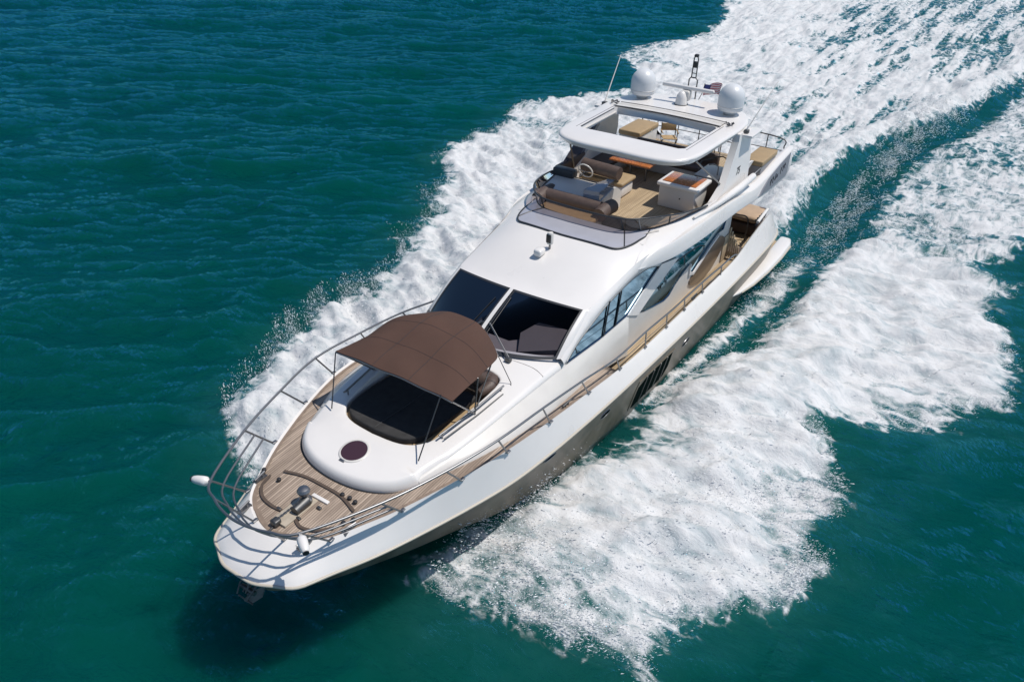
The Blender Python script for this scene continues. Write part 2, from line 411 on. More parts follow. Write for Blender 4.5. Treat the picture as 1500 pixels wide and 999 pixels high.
def roof_z(x, y, d=1):
    h = interp(x, HC)[0]
    if x > 7.0: zb = 3.02; w = 1.6
    else:
        b = interp(x, CBl); w = b[0]; zb = b[1]
    zc = h-.03*(y/2)**2 - (0 if x > 7 else .5*(h-zb)*min(1, abs(y)/w)**4)
    r = .13 if x > 6.8 else .13-.03*min(1, (6.8-x)/1.5)
    if x < 3 and abs(y) < 1.85: return zc
    t = min(1, d/r); s_ = math.sqrt(1-(1-t)**2)
    if x > 7.0: zb = 3.0
    elif x > 6.2: zb = 3.02+(interp(x, CBl)[1]-3.02)*(7.0-x)/.8*.9
    return zb+(zc-zb)*s_
# sunpad well outline
well = [(6.66,.0),(6.62,-.55),(6.50,-.90),(6.25,-1.13),(5.9,-1.24),(4.6,-1.32),(3.85,-1.30),(3.62,-1.12),(3.55,-.6),(3.52,0)]
well = cat(well, 3); well = dedup(well + mir(well)[::-1])
v, f = sheet_vf(outl, lambda x, y, d: (x, y, roof_z(x, y, d)), .22, [well], (.003, .01, .025, .045, .07, .1, .14))
mb = MB().add(v, f)
# skirt of the nose down to the deck
sk = [p for p in outl if p[0] > 6.2]
rows = [[(p[0], p[1], 3.03), (p[0], p[1], 2.80)] for p in sorted(sk, key=lambda p: math.atan2(p[1], p[0]-6))]
v, f = grid(rows); mb.add(v, f)
# well walls with rounded lip
rows = []
for p in well+[well[0]]:
    zt = roof_z(p[0], p[1], edist(p[0], p[1], outl)); q = Vector((p[0]-5, p[1]))*.985
    rows.append([(p[0], p[1], zt), (5+q.x*.995, q.y*.995, zt-.006), (5+q.x*.985, q.y*.985, zt-.03), (5+q.x*.985, q.y*.985, 2.95)])
v, f = grid(rows); mb.add(v, f)
mb.build('coachroof', WHITE, Y, 50)
# dark joint where the coachroof meets the teak
nz = [p for p in outl if p[0] > 6.9]; nz = sorted(nz, key=lambda p: math.atan2(p[1], p[0]-6))
tube('coachroof_seal', [(p[0]+.012*(p[0]-6.5), p[1]*1.012, 2.975) for p in nz], .018, BLACK, Y)
# seam line on the coachroof ahead of the windscreen
seam = [(3.10,.55),(3.0,1.1),(2.93,1.6),(3.0,1.9)]
for s in (1, -1):
    tube('roof_seam', [(p[0], s*p[1], roof_z(p[0], p[1], 2-abs(p[1]))+.002) for p in cat(seam, 4)], .006, mat('seam_grey', (.3, .28, .27), .8) if s == 1 else bpy.data.materials['seam_grey'], Y, 6)

# sunpad well: floor, tan rim seat, dark pad, backrest roll
wf = [(5+(p[0]-5)*.97, p[1]*.97) for p in well]
v, f = sheet_vf(wf, lambda x, y, d: (x, y, 3.16+.07*(x-4)/2.6 + (0 if x > 4.2 else -.35)), .25)
MB().add(v, f).build('well_floor', TAN, Y)
pad = [(6.54,0),(6.50,-.5),(6.40,-.82),(6.18,-1.04),(5.85,-1.12),(5.2,-1.14),(4.35,-1.12),(4.25,-1.0),(4.24,0)]
pad = cat(pad, 3); pad = dedup(pad+[(p[0], -p[1]*.86) for p in pad][::-1])
def padz(x, y, d):
    g = min(1, abs(y-(-.05))/.02); g2 = 1
    return 3.245+.075*(x-4.2)/2.4*1.3+.01+.03*math.sqrt(1-(1-min(1, d/.04))**2)*(.75+.25*g)+.012*math.sin(x*3.1+y*2)
v, f = sheet_vf(pad, lambda x, y, d: (x, y, padz(x, y, d)),   .14, rings=(.006, .015, .03, .045), drop=lambda x, y: (x, y, 3.1))
MB().add(v, f).build('bow_sunpad', DKPAD, Y, 60)
tube('sunpad_seam', [(x, -.05, padz(x, .3, 1)+.001) for x in np.linspace(4.3, 6.5, 12)], .012, BLACK, Y, 6)
v, f = tube_vf([(3.86, -1.0, 3.42), (3.80, 0, 3.44), (3.86, 1.0, 3.42)], .19, 16)
MB().add(v, f).build('bow_seat_backrest', BROWN, Y, 60)
v, f = tube_vf([(4.22, 1.0, 3.35), (3.98, 1.1, 3.42), (3.74, 1.02, 3.42), (3.66, .8, 3.4)], [.10, .17, .18, .16], 14)
MB().add(v, f).build('bow_seat_side_roll', BROWN, Y, 60)
# low steel rails each side of the well
for s in (1, -1):
    tube('well_rail', [(6.05, s*1.30, 3.50), (5.0, s*1.42, 3.56), (3.95, s*1.46, 3.60)], .022, STEEL, Y)
    for x, y, z in ((5.95, 1.31, 3.38), (5.0, 1.42, 3.42), (4.05, 1.455, 3.44)):
        tube('well_rail_foot', [(x, s*y, z-.02), (x, s*y, z+.13)], .016, STEEL, Y)
    tube('canopy_track', [(6.0, s*1.39, 3.425), (5.0, s*1.51, 3.475), (4.1, s*1.55, 3.50)], .016, DSTEEL, Y, 6)

# round deck hatch on the coachroof
hx, hy = 7.19, .02
hz = roof_z(hx, hy, 1)
prof = [(.315, -.03), (.315, .012), (.30, .022), (.275, .022), (.27, .016)]
slope = lambda vs: [(p[0], p[1], p[2]-hz+roof_z(p[0], p[1], 1)) for p in vs]
v, f = lathe_vf(prof, (hx, hy, hz), 36); v = slope([p for r_ in [v] for p in r_])
ht = MB().add(v, f).build('deck_hatch', WHITE2, Y)
v, f = lathe_vf([(.272, .017), (.18, .022), (.09, .024), (.001, .025)], (hx, hy, hz), 36); v = slope(v)
MB().add(v, f).build('hatch_glass', HATCHG, ht, 60)
rbox('hatch_hinge', hx+.29, hx+.35, hy-.10, hy+.04, hz-.08, hz-.015, STEEL, ht, .01)

# ---- bimini canopy over the bow sunpad
def can_z(u, w):      # u 0 front..1 aft
    return 4.48+.20*math.sin(math.pi*min(1, u*.62+.0))**1.1 - .20*(w**4)*min(1, u*2+.1) - .05*(w*w) + .012*math.sin(9*w+u*4) + .02*math.sin(u*13+w*2)*(1-abs(w)) - (.10*max(0, u-.8)/.2)
rows = []
for i in range(29):
    u = i/28; row = []
    for j in range(33):
        w = -1+2*j/32
        hw = 1.57-.10*u - .05*math.sin(math.pi*u)
        x = 5.94-2.02*u - .42*(1-w*w)*u**2 + .04*(1-w*w)*(1-u)
        if u > .72: hw -= .20*((u-.72)/.28)**2
        zz = can_z(u, w)+.11*(1-w*w)*min(1, .15+u)
        row.append((x, w*hw, zz))
    rows.append(row)
cnp = empty('bow_canopy'); cnp.parent = Y
v, f = grid(rows); me_v = v+[(p[0], p[1], p[2]-.012) for p in v]; k = len(v)
ff = f+[[i+k for i in q][::-1] for q in f]
MB().add(me_v, ff).build('canopy_cloth', CANVAS, cnp, 0, fix=False)
for j in (11, 21):
    tube('canopy_seam', [(r_[j][0], r_[j][1], r_[j][2]+.001) for r_ in rows], .005, BLACK, cnp, 5)
for i in (10, 19):
    tube('canopy_seam', [(p[0], p[1], p[2]+.001) for p in rows[i]], .004, BLACK, cnp, 5)
for row in (rows[0], rows[-1], rows[14]):
    tube('canopy_bow', [(p[0], p[1], p[2]-.03) for p in row], .018, STEEL, cnp)
for s in (1, -1):
    e0 = rows[0][-1 if s == 1 else 0]; e1 = rows[-1][-2 if s == 1 else 1]; em = rows[14][-1 if s == 1 else 0]
    hinge = (4.98, s*1.42, 3.46)
    if s == -1: tube('canopy_pole', [(e0[0], e0[1], e0[2]-.02), (6.52, -1.25, 3.36)], .014, TRIM, cnp)
    else: tube('canopy_pole', [(5.98, 1.33, 4.5), (6.75, 1.33, 3.34)], .014, TRIM, cnp)
    tube('canopy_pole', [(e0[0]-.02, e0[1]-s*.01, e0[2]-.03), hinge], .018, STEEL, cnp)
    tube('canopy_pole', [(em[0], em[1], em[2]-.03), hinge], .018, DSTEEL, cnp)
    tube('canopy_pole', [(e1[0]+.05, e1[1], e1[2]-.04), hinge], .018, DSTEEL, cnp)
    tube('canopy_strap', [(e1[0], e1[1], e1[2]-.03), (3.72, s*1.5, 3.56), (3.78, s*1.54, 3.50)], .009, BLACK, cnp, 6)
    tube('canopy_foot', [(hinge[0]+.05, hinge[1]-s*.0, 3.36), hinge], .035, STEEL, cnp)

# ---- windscreen
def wtop(w):  # w -1..1
    return (1.45-.33*w*w, 1.89*w, 4.46-.13*w*w)
def wbot(w):
    return (3.16-.86*abs(w)**2.3, 1.94*w, 3.665-.07*w*w)
def wpt(w, t, off=0):
    a, b = wtop(w), wbot(w); p = lerp(a, b, t); s_ = .05*math.sin(math.pi*t)+off
    return (p[0]+s_*.5, p[1]+.0, p[2]+s_*.85)
def wpatch(w0, w1, t0, t1, off, nw=14, nt_=8):
    return grid([[wpt(w0+(w1-w0)*i/nw, t0+(t1-t0)*j/nt_, off) for i in range(nw+1)] for j in range(nt_+1)])
for w0, w1 in ((-.965, -.028), (.028, .965)):
    v, f = wpatch(w0, w1, .015, .975, 0); g = MB().add(v, f).build('windscreen_pane', WGLASS, Y, 0, fix=False)
    mb = MB()
    for a, b, c, d in ((w0, w0+.028, 0, 1), (w1-.028, w1, 0, 1), (w0, w1, 0, .035), (w0, w1, .945, 1)):
        v, f = wpatch(a, b, c, d, .006); mb.add(v, f)
    mb.build('windscreen_seal', TRIM, g, 0)
mb = MB()
v, f = wpatch(-.026, .026, 0, 1, .03, 4, 8); mb.add(v, f); 
v, f = wpatch(-.028, -.026, 0, 1, .0, 1, 8); mb.add(v, f); v, f = wpatch(.026, .028, 0, 1, .0, 1, 8); mb.add(v, f)
mb.build('windscreen_mullion', WHITE, Y, 0)
for s in (1, -1):   # A pillars
    rows = []
    for j in range(9):
        t = j/8; p = wpt(s*.962, t, .014); q = wpt(s*1.0, t, .02)
        rows.append([p, q, (q[0]-.05, q[1]+s*.05, q[2]-.05), (q[0]-.20, q[1]+s*.08, q[2]-.14)])
    v, f = grid(rows); MB().add(v, f).build('windscreen_pillar', WHITE, Y, 60)
# interior seen through the glass
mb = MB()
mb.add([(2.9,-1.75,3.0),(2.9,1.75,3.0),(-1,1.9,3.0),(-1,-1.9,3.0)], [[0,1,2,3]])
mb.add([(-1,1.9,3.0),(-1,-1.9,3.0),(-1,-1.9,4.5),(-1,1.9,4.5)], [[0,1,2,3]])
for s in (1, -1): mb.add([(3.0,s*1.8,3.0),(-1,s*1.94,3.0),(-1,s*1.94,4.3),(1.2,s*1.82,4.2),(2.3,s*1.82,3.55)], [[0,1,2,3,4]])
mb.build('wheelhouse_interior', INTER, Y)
dash = [(p[0]-.12, p[1]*.95) for p in wsb]; dash = dedup(dash+[(1.95,1.75),(2.0,.9),(2.15,.25),(2.1,0)]+[(2.15,-.25),(2.0,-.9),(1.95,-1.75)]+mir([(p[0]-.12, p[1]*.95) for p in wsb])[::-1])
def ccw(pl): return sorted(pl, key=lambda p: math.atan2(p[1], p[0]-2.5))
dz = lambda x, y, d=0: (x, y, 3.50)
sh = [(2.2,-1.78),(2.5,-1.5),(2.78,-1.0),(2.96,-.5),(3.02,0),(2.96,.5),(2.78,1.0),(2.5,1.5),(2.2,1.78),(1.75,1.78),(1.75,.95),(2.25,.45),(2.25,-.45),(1.75,-.95),(1.75,-1.78)]
v, f = slab_vf(sh, lambda x, y: (x, y, 3.50+.04*(3-x)), lambda x, y: (x, y, 3.40), .3)
MB().add(v, f).build('dashboard_shelf', MAUVE, Y)
for s in (1, -1):
    v, f = slab_vf([(2.62,s*.95),(2.12,s*1.72),(1.35,s*1.76),(1.45,s*.80),(2.0,s*.62)], lambda x, y: (x, y, 3.60+.16*(2.6-x)), lambda x, y: (x, y, 3.5), .3)
    MB().add(v, f).build('dashboard_cover', MAUVE2, Y)
# wipers
for s in (1, -1):
    p0 = (3.10, s*.62+.42*(s > 0), 3.70); e = wpt(s*.06, .62, .06)
    if s < 0: p0 = (3.14, -.55, 3.72)
    wa = tube('wiper', [p0, e], .012, STEEL, Y, 6)
    tube('wiper_arm_link', [(p0[0], p0[1]-.05, p0[2]), (e[0]-.01, e[1]-.04*s, e[2]-.01)], .009, STEEL, wa, 6)
    tube('wiper_blade', [wpt(s*.075, .15, .03), wpt(s*.08, .88, .03)] if s > 0 else [wpt(-.12, .22, .03), wpt(-.20, .80, .03)], .012, BLACK, wa, 6)
    rbox('wiper_motor_cap', p0[0]-.03, p0[0]+.07, p0[1]-.09, p0[1]+.05, p0[2]-.08, p0[2]+.02, DSTEEL, wa, .012)

# ---- deckhouse roof sweeping up to the flybridge, side shoulders
DD = [(2.35,1.95,3.60),(1.7,1.93,3.98),(1.1,1.92,4.33),(0,2.0,4.56),(-1.0,2.08,4.76),(-1.8,2.22,4.88)]
rows = []
nv = 41
for i in range(21):
    u = i/20; row = []
    for j in range(nv):
        w = -1+2*j/(nv-1)
        xf = 1.45-.33*w*w; xe = -1.86
        x = xf+(xe-xf)*u
        yD, e = interp(x, DD); h = interp(x, [(1.5,4.44),(1.1,4.51),(0,4.85),(-.8,5.05),(-1.4,5.12),(-2,5.14)])[0]
        if u == 0: e, h, yD = 4.33, 4.46, 1.89
        aw = abs(w); z = h-(h-e)*(aw**(2+2.2*u)) - .03*u*aw**6
        row.append((x, w*yD, z))
    rows.append(row)
roofrows = rows
def top_z(x, y):
    yD, e = interp(x, DD); h = interp(x, [(1.5,4.44),(1.1,4.51),(0,4.85),(-.8,5.05),(-1.4,5.12),(-2,5.14)])[0]
    return h-(h-e)*min(1, abs(y)/yD)**4
mb = MB(); v, f = grid(rows); mb.add(v, f)
CC = [(2.35,2.0,3.38),(2.2,2.01,3.47),(1.7,2.01,3.76),(1.2,2.03,3.97),(.35,2.05,4.22),(-.8,2.06,4.33),(-1.86,2.08,4.38)]
for s in (1, -1):
    rw = []
    for i in range(33):
        u = (i-8)/24
        x = 1.12+(-1.86-1.12)*u if u >= 0 else 1.12-u*3.6
        yD, zD = interp(x, DD); yC, zC = interp(x, CC)
        if u == 0: yD, zD = 1.89, 4.33
        r_ = []
        for t in np.linspace(0, 1, 7):
            bl = .06*math.sin(math.pi*t)
            r_.append((x, s*(yD+(yC-yD)*t+bl), zD+(zC-zD)*t+bl*.2))
        rw.append(r_)
    v, f = grid(rw); mb.add(v, f)
mb.build('deckhouse_roof', WHITE, Y, 50)

# ---- deckhouse sides
def yw(x, z=0): return float(np.interp(x, [-9, 0, 1, 2.3], [2.05, 2.05, 2.03, 1.99]))
w1 = cat([(2.12,3.40),(1.7,3.68),(1.2,3.90),(.35,4.15),(-.5,4.27),(-1.2,4.30),(-2.0,4.22),(-2.75,3.98)], 3)+[(-1.0,3.31),(-.85,3.28),(.6,3.30)]
w1 = dedup(w1)
w2 = dedup([(-1.62,3.04),(-2.0,2.90),(-2.6,2.76),(-3.4,2.60),(-3.75,2.62),(-4.1,2.80),(-4.64,3.0),(-5.10,3.08),(-5.12,2.78),(-5.45,2.70),(-6.45,3.08),(-7.2,3.29),(-7.75,3.27),(-8.0,3.9),(-8.0,4.32),(-3.1,4.32),(-2.85,4.03),(-3.4,3.88),(-3.95,3.74)])
w3 = cat([(-5.28,2.52),(-5.22,2.36),(-5.5,2.2),(-5.95,2.10),(-6.6,2.08),(-7.15,2.2),(-7.95,2.72),(-7.75,3.02),(-7.25,3.16),(-6.5,2.95),(-5.8,2.68)], 3, True)
wall = [(2.2,3.36),(2.12,3.5),(1.7,3.76),(1.2,3.97),(.35,4.22),(-.8,4.33),(-1.86,4.36),(-1.9,4.45),(-8.4,4.45),(-8.4,1.98),(-1.0,1.98),(-1.0,3.22),(.5,3.25)]
for s in (1, -1):
    v, f = sheet_vf(wall, lambda x, z, d: (x, s*yw(x), z), .4, [w1, w2])
    MB().add(v, f).build('deckhouse_side', WHITE2, Y)
    for w, nm, m_ in ((w1, 'side_window', SGLASS), (w2, 'side_window', SGLASS)):
        v, f = sheet_vf(w, lambda x, z, d: (x, s*(yw(x)-.02), z), .5, drop=lambda x, z: (x, s*(yw(x)+.001), z))
        gl = MB().add(v, f).build(nm, m_, Y, 30)
        tube('window_trim', [(p[0], s*(yw(p[0])+.002), p[1]) for p in w+[w[0]]], .009, TRIM, gl, 6)
    for x0 in (-.35, .28):
        tube('window_reflection_bar', [(x0-.06, s*2.055, 4.24), (x0+.08, s*2.045, 3.3)], .022, TRIM, Y, 6)  # dark bars imitating the reflections in the forward side glass
    v, f = slab_vf(w3, lambda x, z: (x, s*(yw(x)+.045), z), lambda x, z: (x, s*(yw(x)+.0), z), .4)
    MB().add(v, f).build('curtained_window', mat('brown_curtain_glass', (.12, .085, .06), .3, var=.15, vscale=5, coat=.5) if s == 1 else bpy.data.materials['brown_curtain_glass'], Y, label='window of brown drawn curtain glass')
    # white frame blade between the glass and the curtained pane
    bl_ = [(-5.05,3.22),(-5.3,2.95),(-5.2,2.62),(-5.05,2.55),(-5.12,2.3),(-4.3,2.2),(-3.9,2.62),(-4.1,2.80),(-4.64,3.0)]
    # diagonal pillar
    pl = [(-.93,3.29),(-1.56,3.0),(-2.5,3.33),(-4.0,3.75),(-3.4,3.89),(-2.8,4.03),(-2.2,3.82),(-1.6,3.57)]
    v, f = slab_vf(pl, lambda x, z: (x, s*(yw(x)+.035), z), lambda x, z: (x, s*yw(x), z), .3)
    MB().add(v, f).build('diagonal_pillar', WHITE, Y)
    fr = [(-5.3,3.2),(-5.0,3.12),(-5.15,2.6),(-5.5,2.75),(-6.3,3.02),(-7.1,3.26),(-7.6,3.30),(-8.0,2.75),(-7.9,2.7),(-7.5,3.16),(-7.2,3.2)]
    v, f = slab_vf([(-5.08,3.10),(-5.08,2.72),(-5.45,2.60),(-6.5,2.98),(-7.25,3.19),(-7.3,3.27),(-6.45,3.06),(-5.45,2.69),(-5.14,2.80),(-5.14,3.08)], lambda x, z: (x, s*(yw(x)+.05), z), lambda x, z: (x, s*yw(x), z), .3)
    MB().add(v, f).build('window_frame', WHITE, Y)
    # louvred stair panel aft
    for k in range(6):
        rbox('louvre', -8.42-.0, -8.36, s*(2.10+.07*k)-.02, s*(2.10+.07*k)+.02, 2.05, 3.1-.12*k, LOUV, Y, .005)
    rbox('louvre_panel', -8.36, -7.9, s*2.06-.0, s*2.06+s*.03, 2.02, 2.9, LOUV, Y, .004)
# aft saloon bulkhead
rbox('aft_bulkhead', -8.46, -8.40, -2.04, 2.04, 1.7, 4.3, mat('bulkhead_brown', (.10, .075, .06), .4, var=.1), Y, .01)

# ---- flybridge wing and coaming
FB = [(-1.0,(2.06,4.68),(2.10,4.64),(2.11,4.58)),(-1.15,(2.03,4.74),(2.13,4.68),(2.15,4.55)),
 (-1.8,(1.92,4.99),(2.29,4.86),(2.34,4.50)),
 (-2.4,(1.90,5.09),(2.44,4.92),(2.48,4.48)),
 (-3.2,(2.08,5.12),(2.54,4.94),(2.59,4.47)),
 (-4.4,(2.34,5.13),(2.63,4.94),(2.67,4.45)),
 (-6.0,(2.42,5.08),(2.67,4.90),(2.71,4.43)),
 (-7.2,(2.46,4.96),(2.71,4.80),(2.74,4.38)),
 (-8.0,(2.54,4.80),(2.74,4.72),(2.77,4.32)),
 (-9.0,(2.60,4.88),(2.77,4.80),(2.78,4.22)),
 (-10.,(2.62,5.02),(2.78,4.94),(2.79,4.18)),
 (-11.1,(2.66,5.16),(2.79,5.08),(2.80,4.22)),
 (-11.45,(2.70,5.18),(2.79,5.12),(2.80,4.60))]
fbp = cat([(x, a[0], a[1], b[0], b[1], c[0], c[1]) for x, a, b, c in FB], 4)
mb = MB()
for s in (1, -1):
    rows = []
    for x, ay, az, by, bz, cy, cz in fbp:
        if x > -1.84: az = top_z(x, min(ay, interp(x, DD)[0]-.02))-.02; bz = min(bz, interp(x, DD)[1]-.01)
        sh_ = .13*max(0, min(1, (-x-1.9)/1.5))*max(0, min(1, (x+8.2)/1.5))
        inn = ay-.10 if x < -1.9 else ay-.02
        iz = 4.56 if x < -1.9 else az-.08
        rows.append([(x, s*2.04, cz+.02 if x > -8.3 else cz+.0), (x, s*(cy-.05), cz-.02), (x, s*cy, cz), (x, s*(cy+.012), cz+.03), (x, s*((by+cy)/2), (bz+cz)/2), (x, s*(by+.004), bz-.03), (x, s*(by-.02), bz),
                     (x, s*(by-.02-sh_), bz-.012*(sh_ > 0)), (x, s*(by-.035-sh_), bz+.01), (x, s*((ay+by-sh_)/2), (az+bz)/2-.004), (x, s*(ay+.03), az-.004), (x, s*ay, az), (x, s*(ay-.06), az-.008), (x, s*(inn-.02), az-.04), (x, s*(inn-.02), iz)])
    v, f = grid(rows); mb.add(v, f)
    k = len(rows[0]); mb.add(rows[-1], [list(range(k))]); mb.add(rows[0], [list(range(k))])
mb.build('flybridge_wing', WHITE, Y, 40)
# grey name panel on the tail of the wing (port and starboard)
for s in (1, -1):
    pl = [(-8.35,4.36),(-9.1,4.72),(-10.1,4.90),(-11.15,5.03),(-11.12,4.36),(-11.0,4.26),(-9.2,4.30)]
    v, f = slab_vf(pl, lambda x, z: (x, s*2.815, z), lambda x, z: (x, s*2.77, z), .5)
    g = MB().add(v, f).build('name_plate', GREYP, Y)
    lt = MB(); rs = random.Random(3); x = -9.25
    for ch in range(7):
        lt = MB()
        w_ = .16; h_ = .22; z0 = 4.42+.03*(ch)
        if ch == 4: x -= .1
        for st in range(3):
            xa = x-rs.uniform(0, w_); xb = x-rs.uniform(0, w_); za = z0+rs.choice((0, .5, 1))*h_; zb = z0+rs.choice((0, .5, 1))*h_
            if abs(xa-xb)+abs(za-zb) < .1: zb = z0+h_-(za-z0)
            v, f = tube_vf([(xa, s*2.818, za), (xb, s*2.818, zb)], .010, 6); lt.add(v, f)
        x -= w_+.05
        lt.build('letter', BLACK, g)
# flybridge deck
v, f = slab_vf([(-1.95,-1.75),(-1.95,1.75),(-2.6,1.95),(-4.4,2.28),(-8,2.45),(-10.95,2.55),(-10.95,-2.55),(-8,-2.45),(-4.4,-2.28),(-2.6,-1.95)], lambda x, y: (x, y, 4.60), lambda x, y: (x, y, 4.40), .8)
MB().add(v, f).build('flybridge_deck', TEAKG, Y)
# front inner wall of the fly well
fw = cat([(-2.5,2.0),(-2.12,1.75),(-1.9,1.35),(-1.84,.7),(-1.82,0)], 4); fwf = fw + mir(fw[:-1])[::-1]
rows = [[(p[0], p[1], 5.10), (p[0]-.08, p[1]*.97, 5.10), (p[0]-.10, p[1]*.965, 5.06), (p[0]-.12, p[1]*.96, 4.58)] for p in fwf]
v, f = grid(rows); MB().add(v, f).build('flybridge_front_wall', WHITE2, Y, 50)
# smoked wind deflector
scb = cat([(-4.8,2.40,5.13),(-4.2,2.30,5.15),(-3.4,2.14,5.15),(-2.8,1.96,5.14),(-2.35,1.72,5.13),(-2.0,1.40,5.13),(-1.86,.9,5.13),(-1.82,0,5.13)], 5)
sct = cat([(-4.75,2.42,5.17),(-4.1,2.37,5.28),(-3.3,2.22,5.38),(-2.65,2.0,5.47),(-2.15,1.72,5.51),(-1.80,1.38,5.52),(-1.64,.9,5.52),(-1.60,0,5.52)], 5)
scb = scb+mir(scb[:-1])[::-1]; sct = sct+mir(sct[:-1])[::-1]
rows = [[lerp(b, t_, k) for k in (0, .5, 1)] for b, t_ in zip(scb, sct)]
v, f = grid(rows); scr = MB().add(v, f).build('wind_deflector', PLEXI, Y, 0, fix=False)
tube('deflector_top_rim', sct, .024, TRIM, scr); tube('deflector_base_rim', scb, .020, TRIM, scr)
N = len(scb)
for i in (13, 22, 27, N-28, N-23, N-14):
    tube('deflector_post', [scb[i], sct[i]], .022, STEEL if i in (22, N-23) else TRIM, scr, 6)
cp = [(-1.70,1.30),(-1.70,1.93),(-2.0,1.93),(-2.3,1.93),(-2.6,1.94),(-3.2,2.10),(-3.2,2.02),(-2.7,1.84),(-2.3,1.66),(-2.0,1.38)]
for s in (1, -1):
    v, f = sheet_vf([(x, s*y) for x, y in cp], lambda x, y, d: (x, y, (lambda t: top_z(max(x, -1.86), min(abs(y), 2.0))*(1-t)+5.10*t+.004)(min(1, max(0, (-1.86-x)/.55)))), .12)
    MB().add(v, f).build('coaming_corner', WHITE, Y)
# pale panel below the deflector
lo = cat([(-2.45,1.84),(-1.95,1.80),(-1.4,1.70),(-1.02,1.48),(-.90,1.1),(-.84,.5),(-.82,0)], 5); lo = lo+mir(lo[:-1])[::-1]
hi = cat([(-2.48,1.85),(-2.32,1.76),(-2.02,1.45),(-1.88,.95),(-1.85,.7),(-1.84,.4),(-1.83,0)], 5); hi = hi+mir(hi[:-1])[::-1]
rows = []
for a, b in zip(lo, hi):
    r_ = []
    for t in np.linspace(0, 1, 6):
        x = a[0]+(b[0]-a[0])*t; y = a[1]+(b[1]-a[1])*t
        z = max(top_z(max(x, -1.86), y)+.014, 5.125*t+(top_z(max(a[0], -1.86), a[1])+.014)*(1-t))
        r_.append((x, y, z))
    rows.append(r_)
v, f = grid(rows); pn = MB().add(v, f).build('deflector_panel', PANELG, Y, 0)
tube('panel_trim', [(r_[0][0], r_[0][1], r_[0][2]) for r_ in rows], .026, TRIM, pn)
for i in (12, len(rows)-13, 4, len(rows)-5):
    tube('panel_joint', [(p[0], p[1], p[2]+.002) for p in rows[i]], .017, TRIM, pn, 6)

# roof light on the deckhouse
lz = top_z(-.1, 0)-.02
lt = empty('roof_searchlight', (-.15, 0, lz)); lt.parent = Y
rbox('light_base', -.03, .27, -.19, .03, lz-.03, lz+.16, WHITE, lt, .06)
tube('light_post', [(-.21, .02, lz-.02), (-.21, .02, lz+.2)], .03, STEEL, lt)
v, f = lathe_vf([(.001, .20), (.085, .2), (.09, .24), (.09, .44), (.07, .50), (.001, .52)], (-.21, .02, lz), 20)
MB().add(v, f).build('lamp_head', WHITE2, lt, 40)
rbox('lamp_lens', -.15, -.112, -.05, .09, lz+.24, lz+.47, BLACK, lt, .02)

# ---- hardtop
ho = cat([(-3.30,0),(-3.30,-.7),(-3.36,-1.25),(-3.52,-1.70),(-3.85,-2.0),(-4.5,-2.14),(-6,-2.20),(-7.3,-2.24),(-8.1,-2.12),(-8.7,-1.75),(-8.95,-1.1),(-8.98,0)], 4)
ho = dedup(ho+mir(ho)[::-1])
op = dedup([(-4.32,-1.5),(-4.45,-1.64),(-6.6,-1.68),(-6.72,-1.6),(-6.74,0),(-6.72,1.6),(-6.6,1.68),(-4.45,1.64),(-4.32,1.5),(-4.27,.7),(-4.25,0),(-4.27,-.7)])
def htz(x, y, d):
    z = 6.72+.07*(1-(y/2.2)**2)-.03*max(0, (-3.8-x)*-1)**2 - .012*(x+6)
    z -= .06*(max(0, x+4.2)/1.0)**1.6
    return z-.07*(1-math.sqrt(1-(1-min(1, d/.10))**2))
v, f = sheet_vf(ho, lambda x, y, d: (x, y, htz(x, y, d)), .25, [op], (.004, .015, .035, .06, .10), drop=lambda x, y: (x+(.12 if x < -8 else -.10 if x > -3.9 else 0), y*.97, htz(x, y, 1)-.20))
mb = MB().add(v, f)
ho2 = [(x+(.12 if x < -8 else -.10 if x > -3.9 else 0), y*.97) for x, y in ho]
v, f = sheet_vf(ho2, lambda x, y, d: (x, y, htz(x, y, 1)-.20), .4, [op]); mb.add(v, f)
mb.build('hardtop', WHITE, Y, 45)
# sliding roof tracks and stacked panel
for s in (1, -1):
    for k, dy in enumerate((.10, .20)):
        tube('roof_track', [(-4.35, s*(1.66+dy-.14), 6.72), (-6.9, s*(1.70+dy-.12), 6.75)], .012, DSTEEL, Y, 6)
    tube('roof_track', [(-4.3, s*1.60, 6.60), (-6.7, s*1.62, 6.62)], .03, WHITE2, Y, 6)
rows = [[(-6.78-.45*t, y, htz(-7, y, 1)+.03+.01*math.sin(math.pi*t)) for t in np.linspace(0, 1, 5)] for y in np.linspace(-1.72, 1.72, 12)]
v, f = grid(rows); MB().add(v, f).build('sliding_roof_panel', WHITE2, Y)
for t in (0, .5, 1):
    tube('roof_panel_seam', [(-6.76-.48*t+.0, y, htz(-7, y, 1)+.032) for y in np.linspace(-1.75, 1.75, 9)], .014, ANODE if t == .5 else DSTEEL, Y, 6)
for s in (1, -1):
    rs = random.Random(5+s)
    for k in range(9):
        mb = MB()
        c = (-7.1+rs.uniform(-.14, .14), s*1.86+rs.uniform(-.14, .14), 6.78)
        v, f = tube_vf([c, (c[0]+rs.uniform(-.1, .1), c[1]+rs.uniform(-.1, .1), 6.83)], .02, 6); mb.add(v, f)
        mb.build('track_end_fitting', DSTEEL, Y)
# hardtop underside: dark blue lining
v, f = sheet_vf([(x*.995-.02, y*.93) for x, y in ho2], lambda x, y, d: (x, y, htz(x, y, 1)-.205), .5, [[(x, y) for x, y in op]])
MB().add(v, f).build('hardtop_lining', WHITE2, Y)

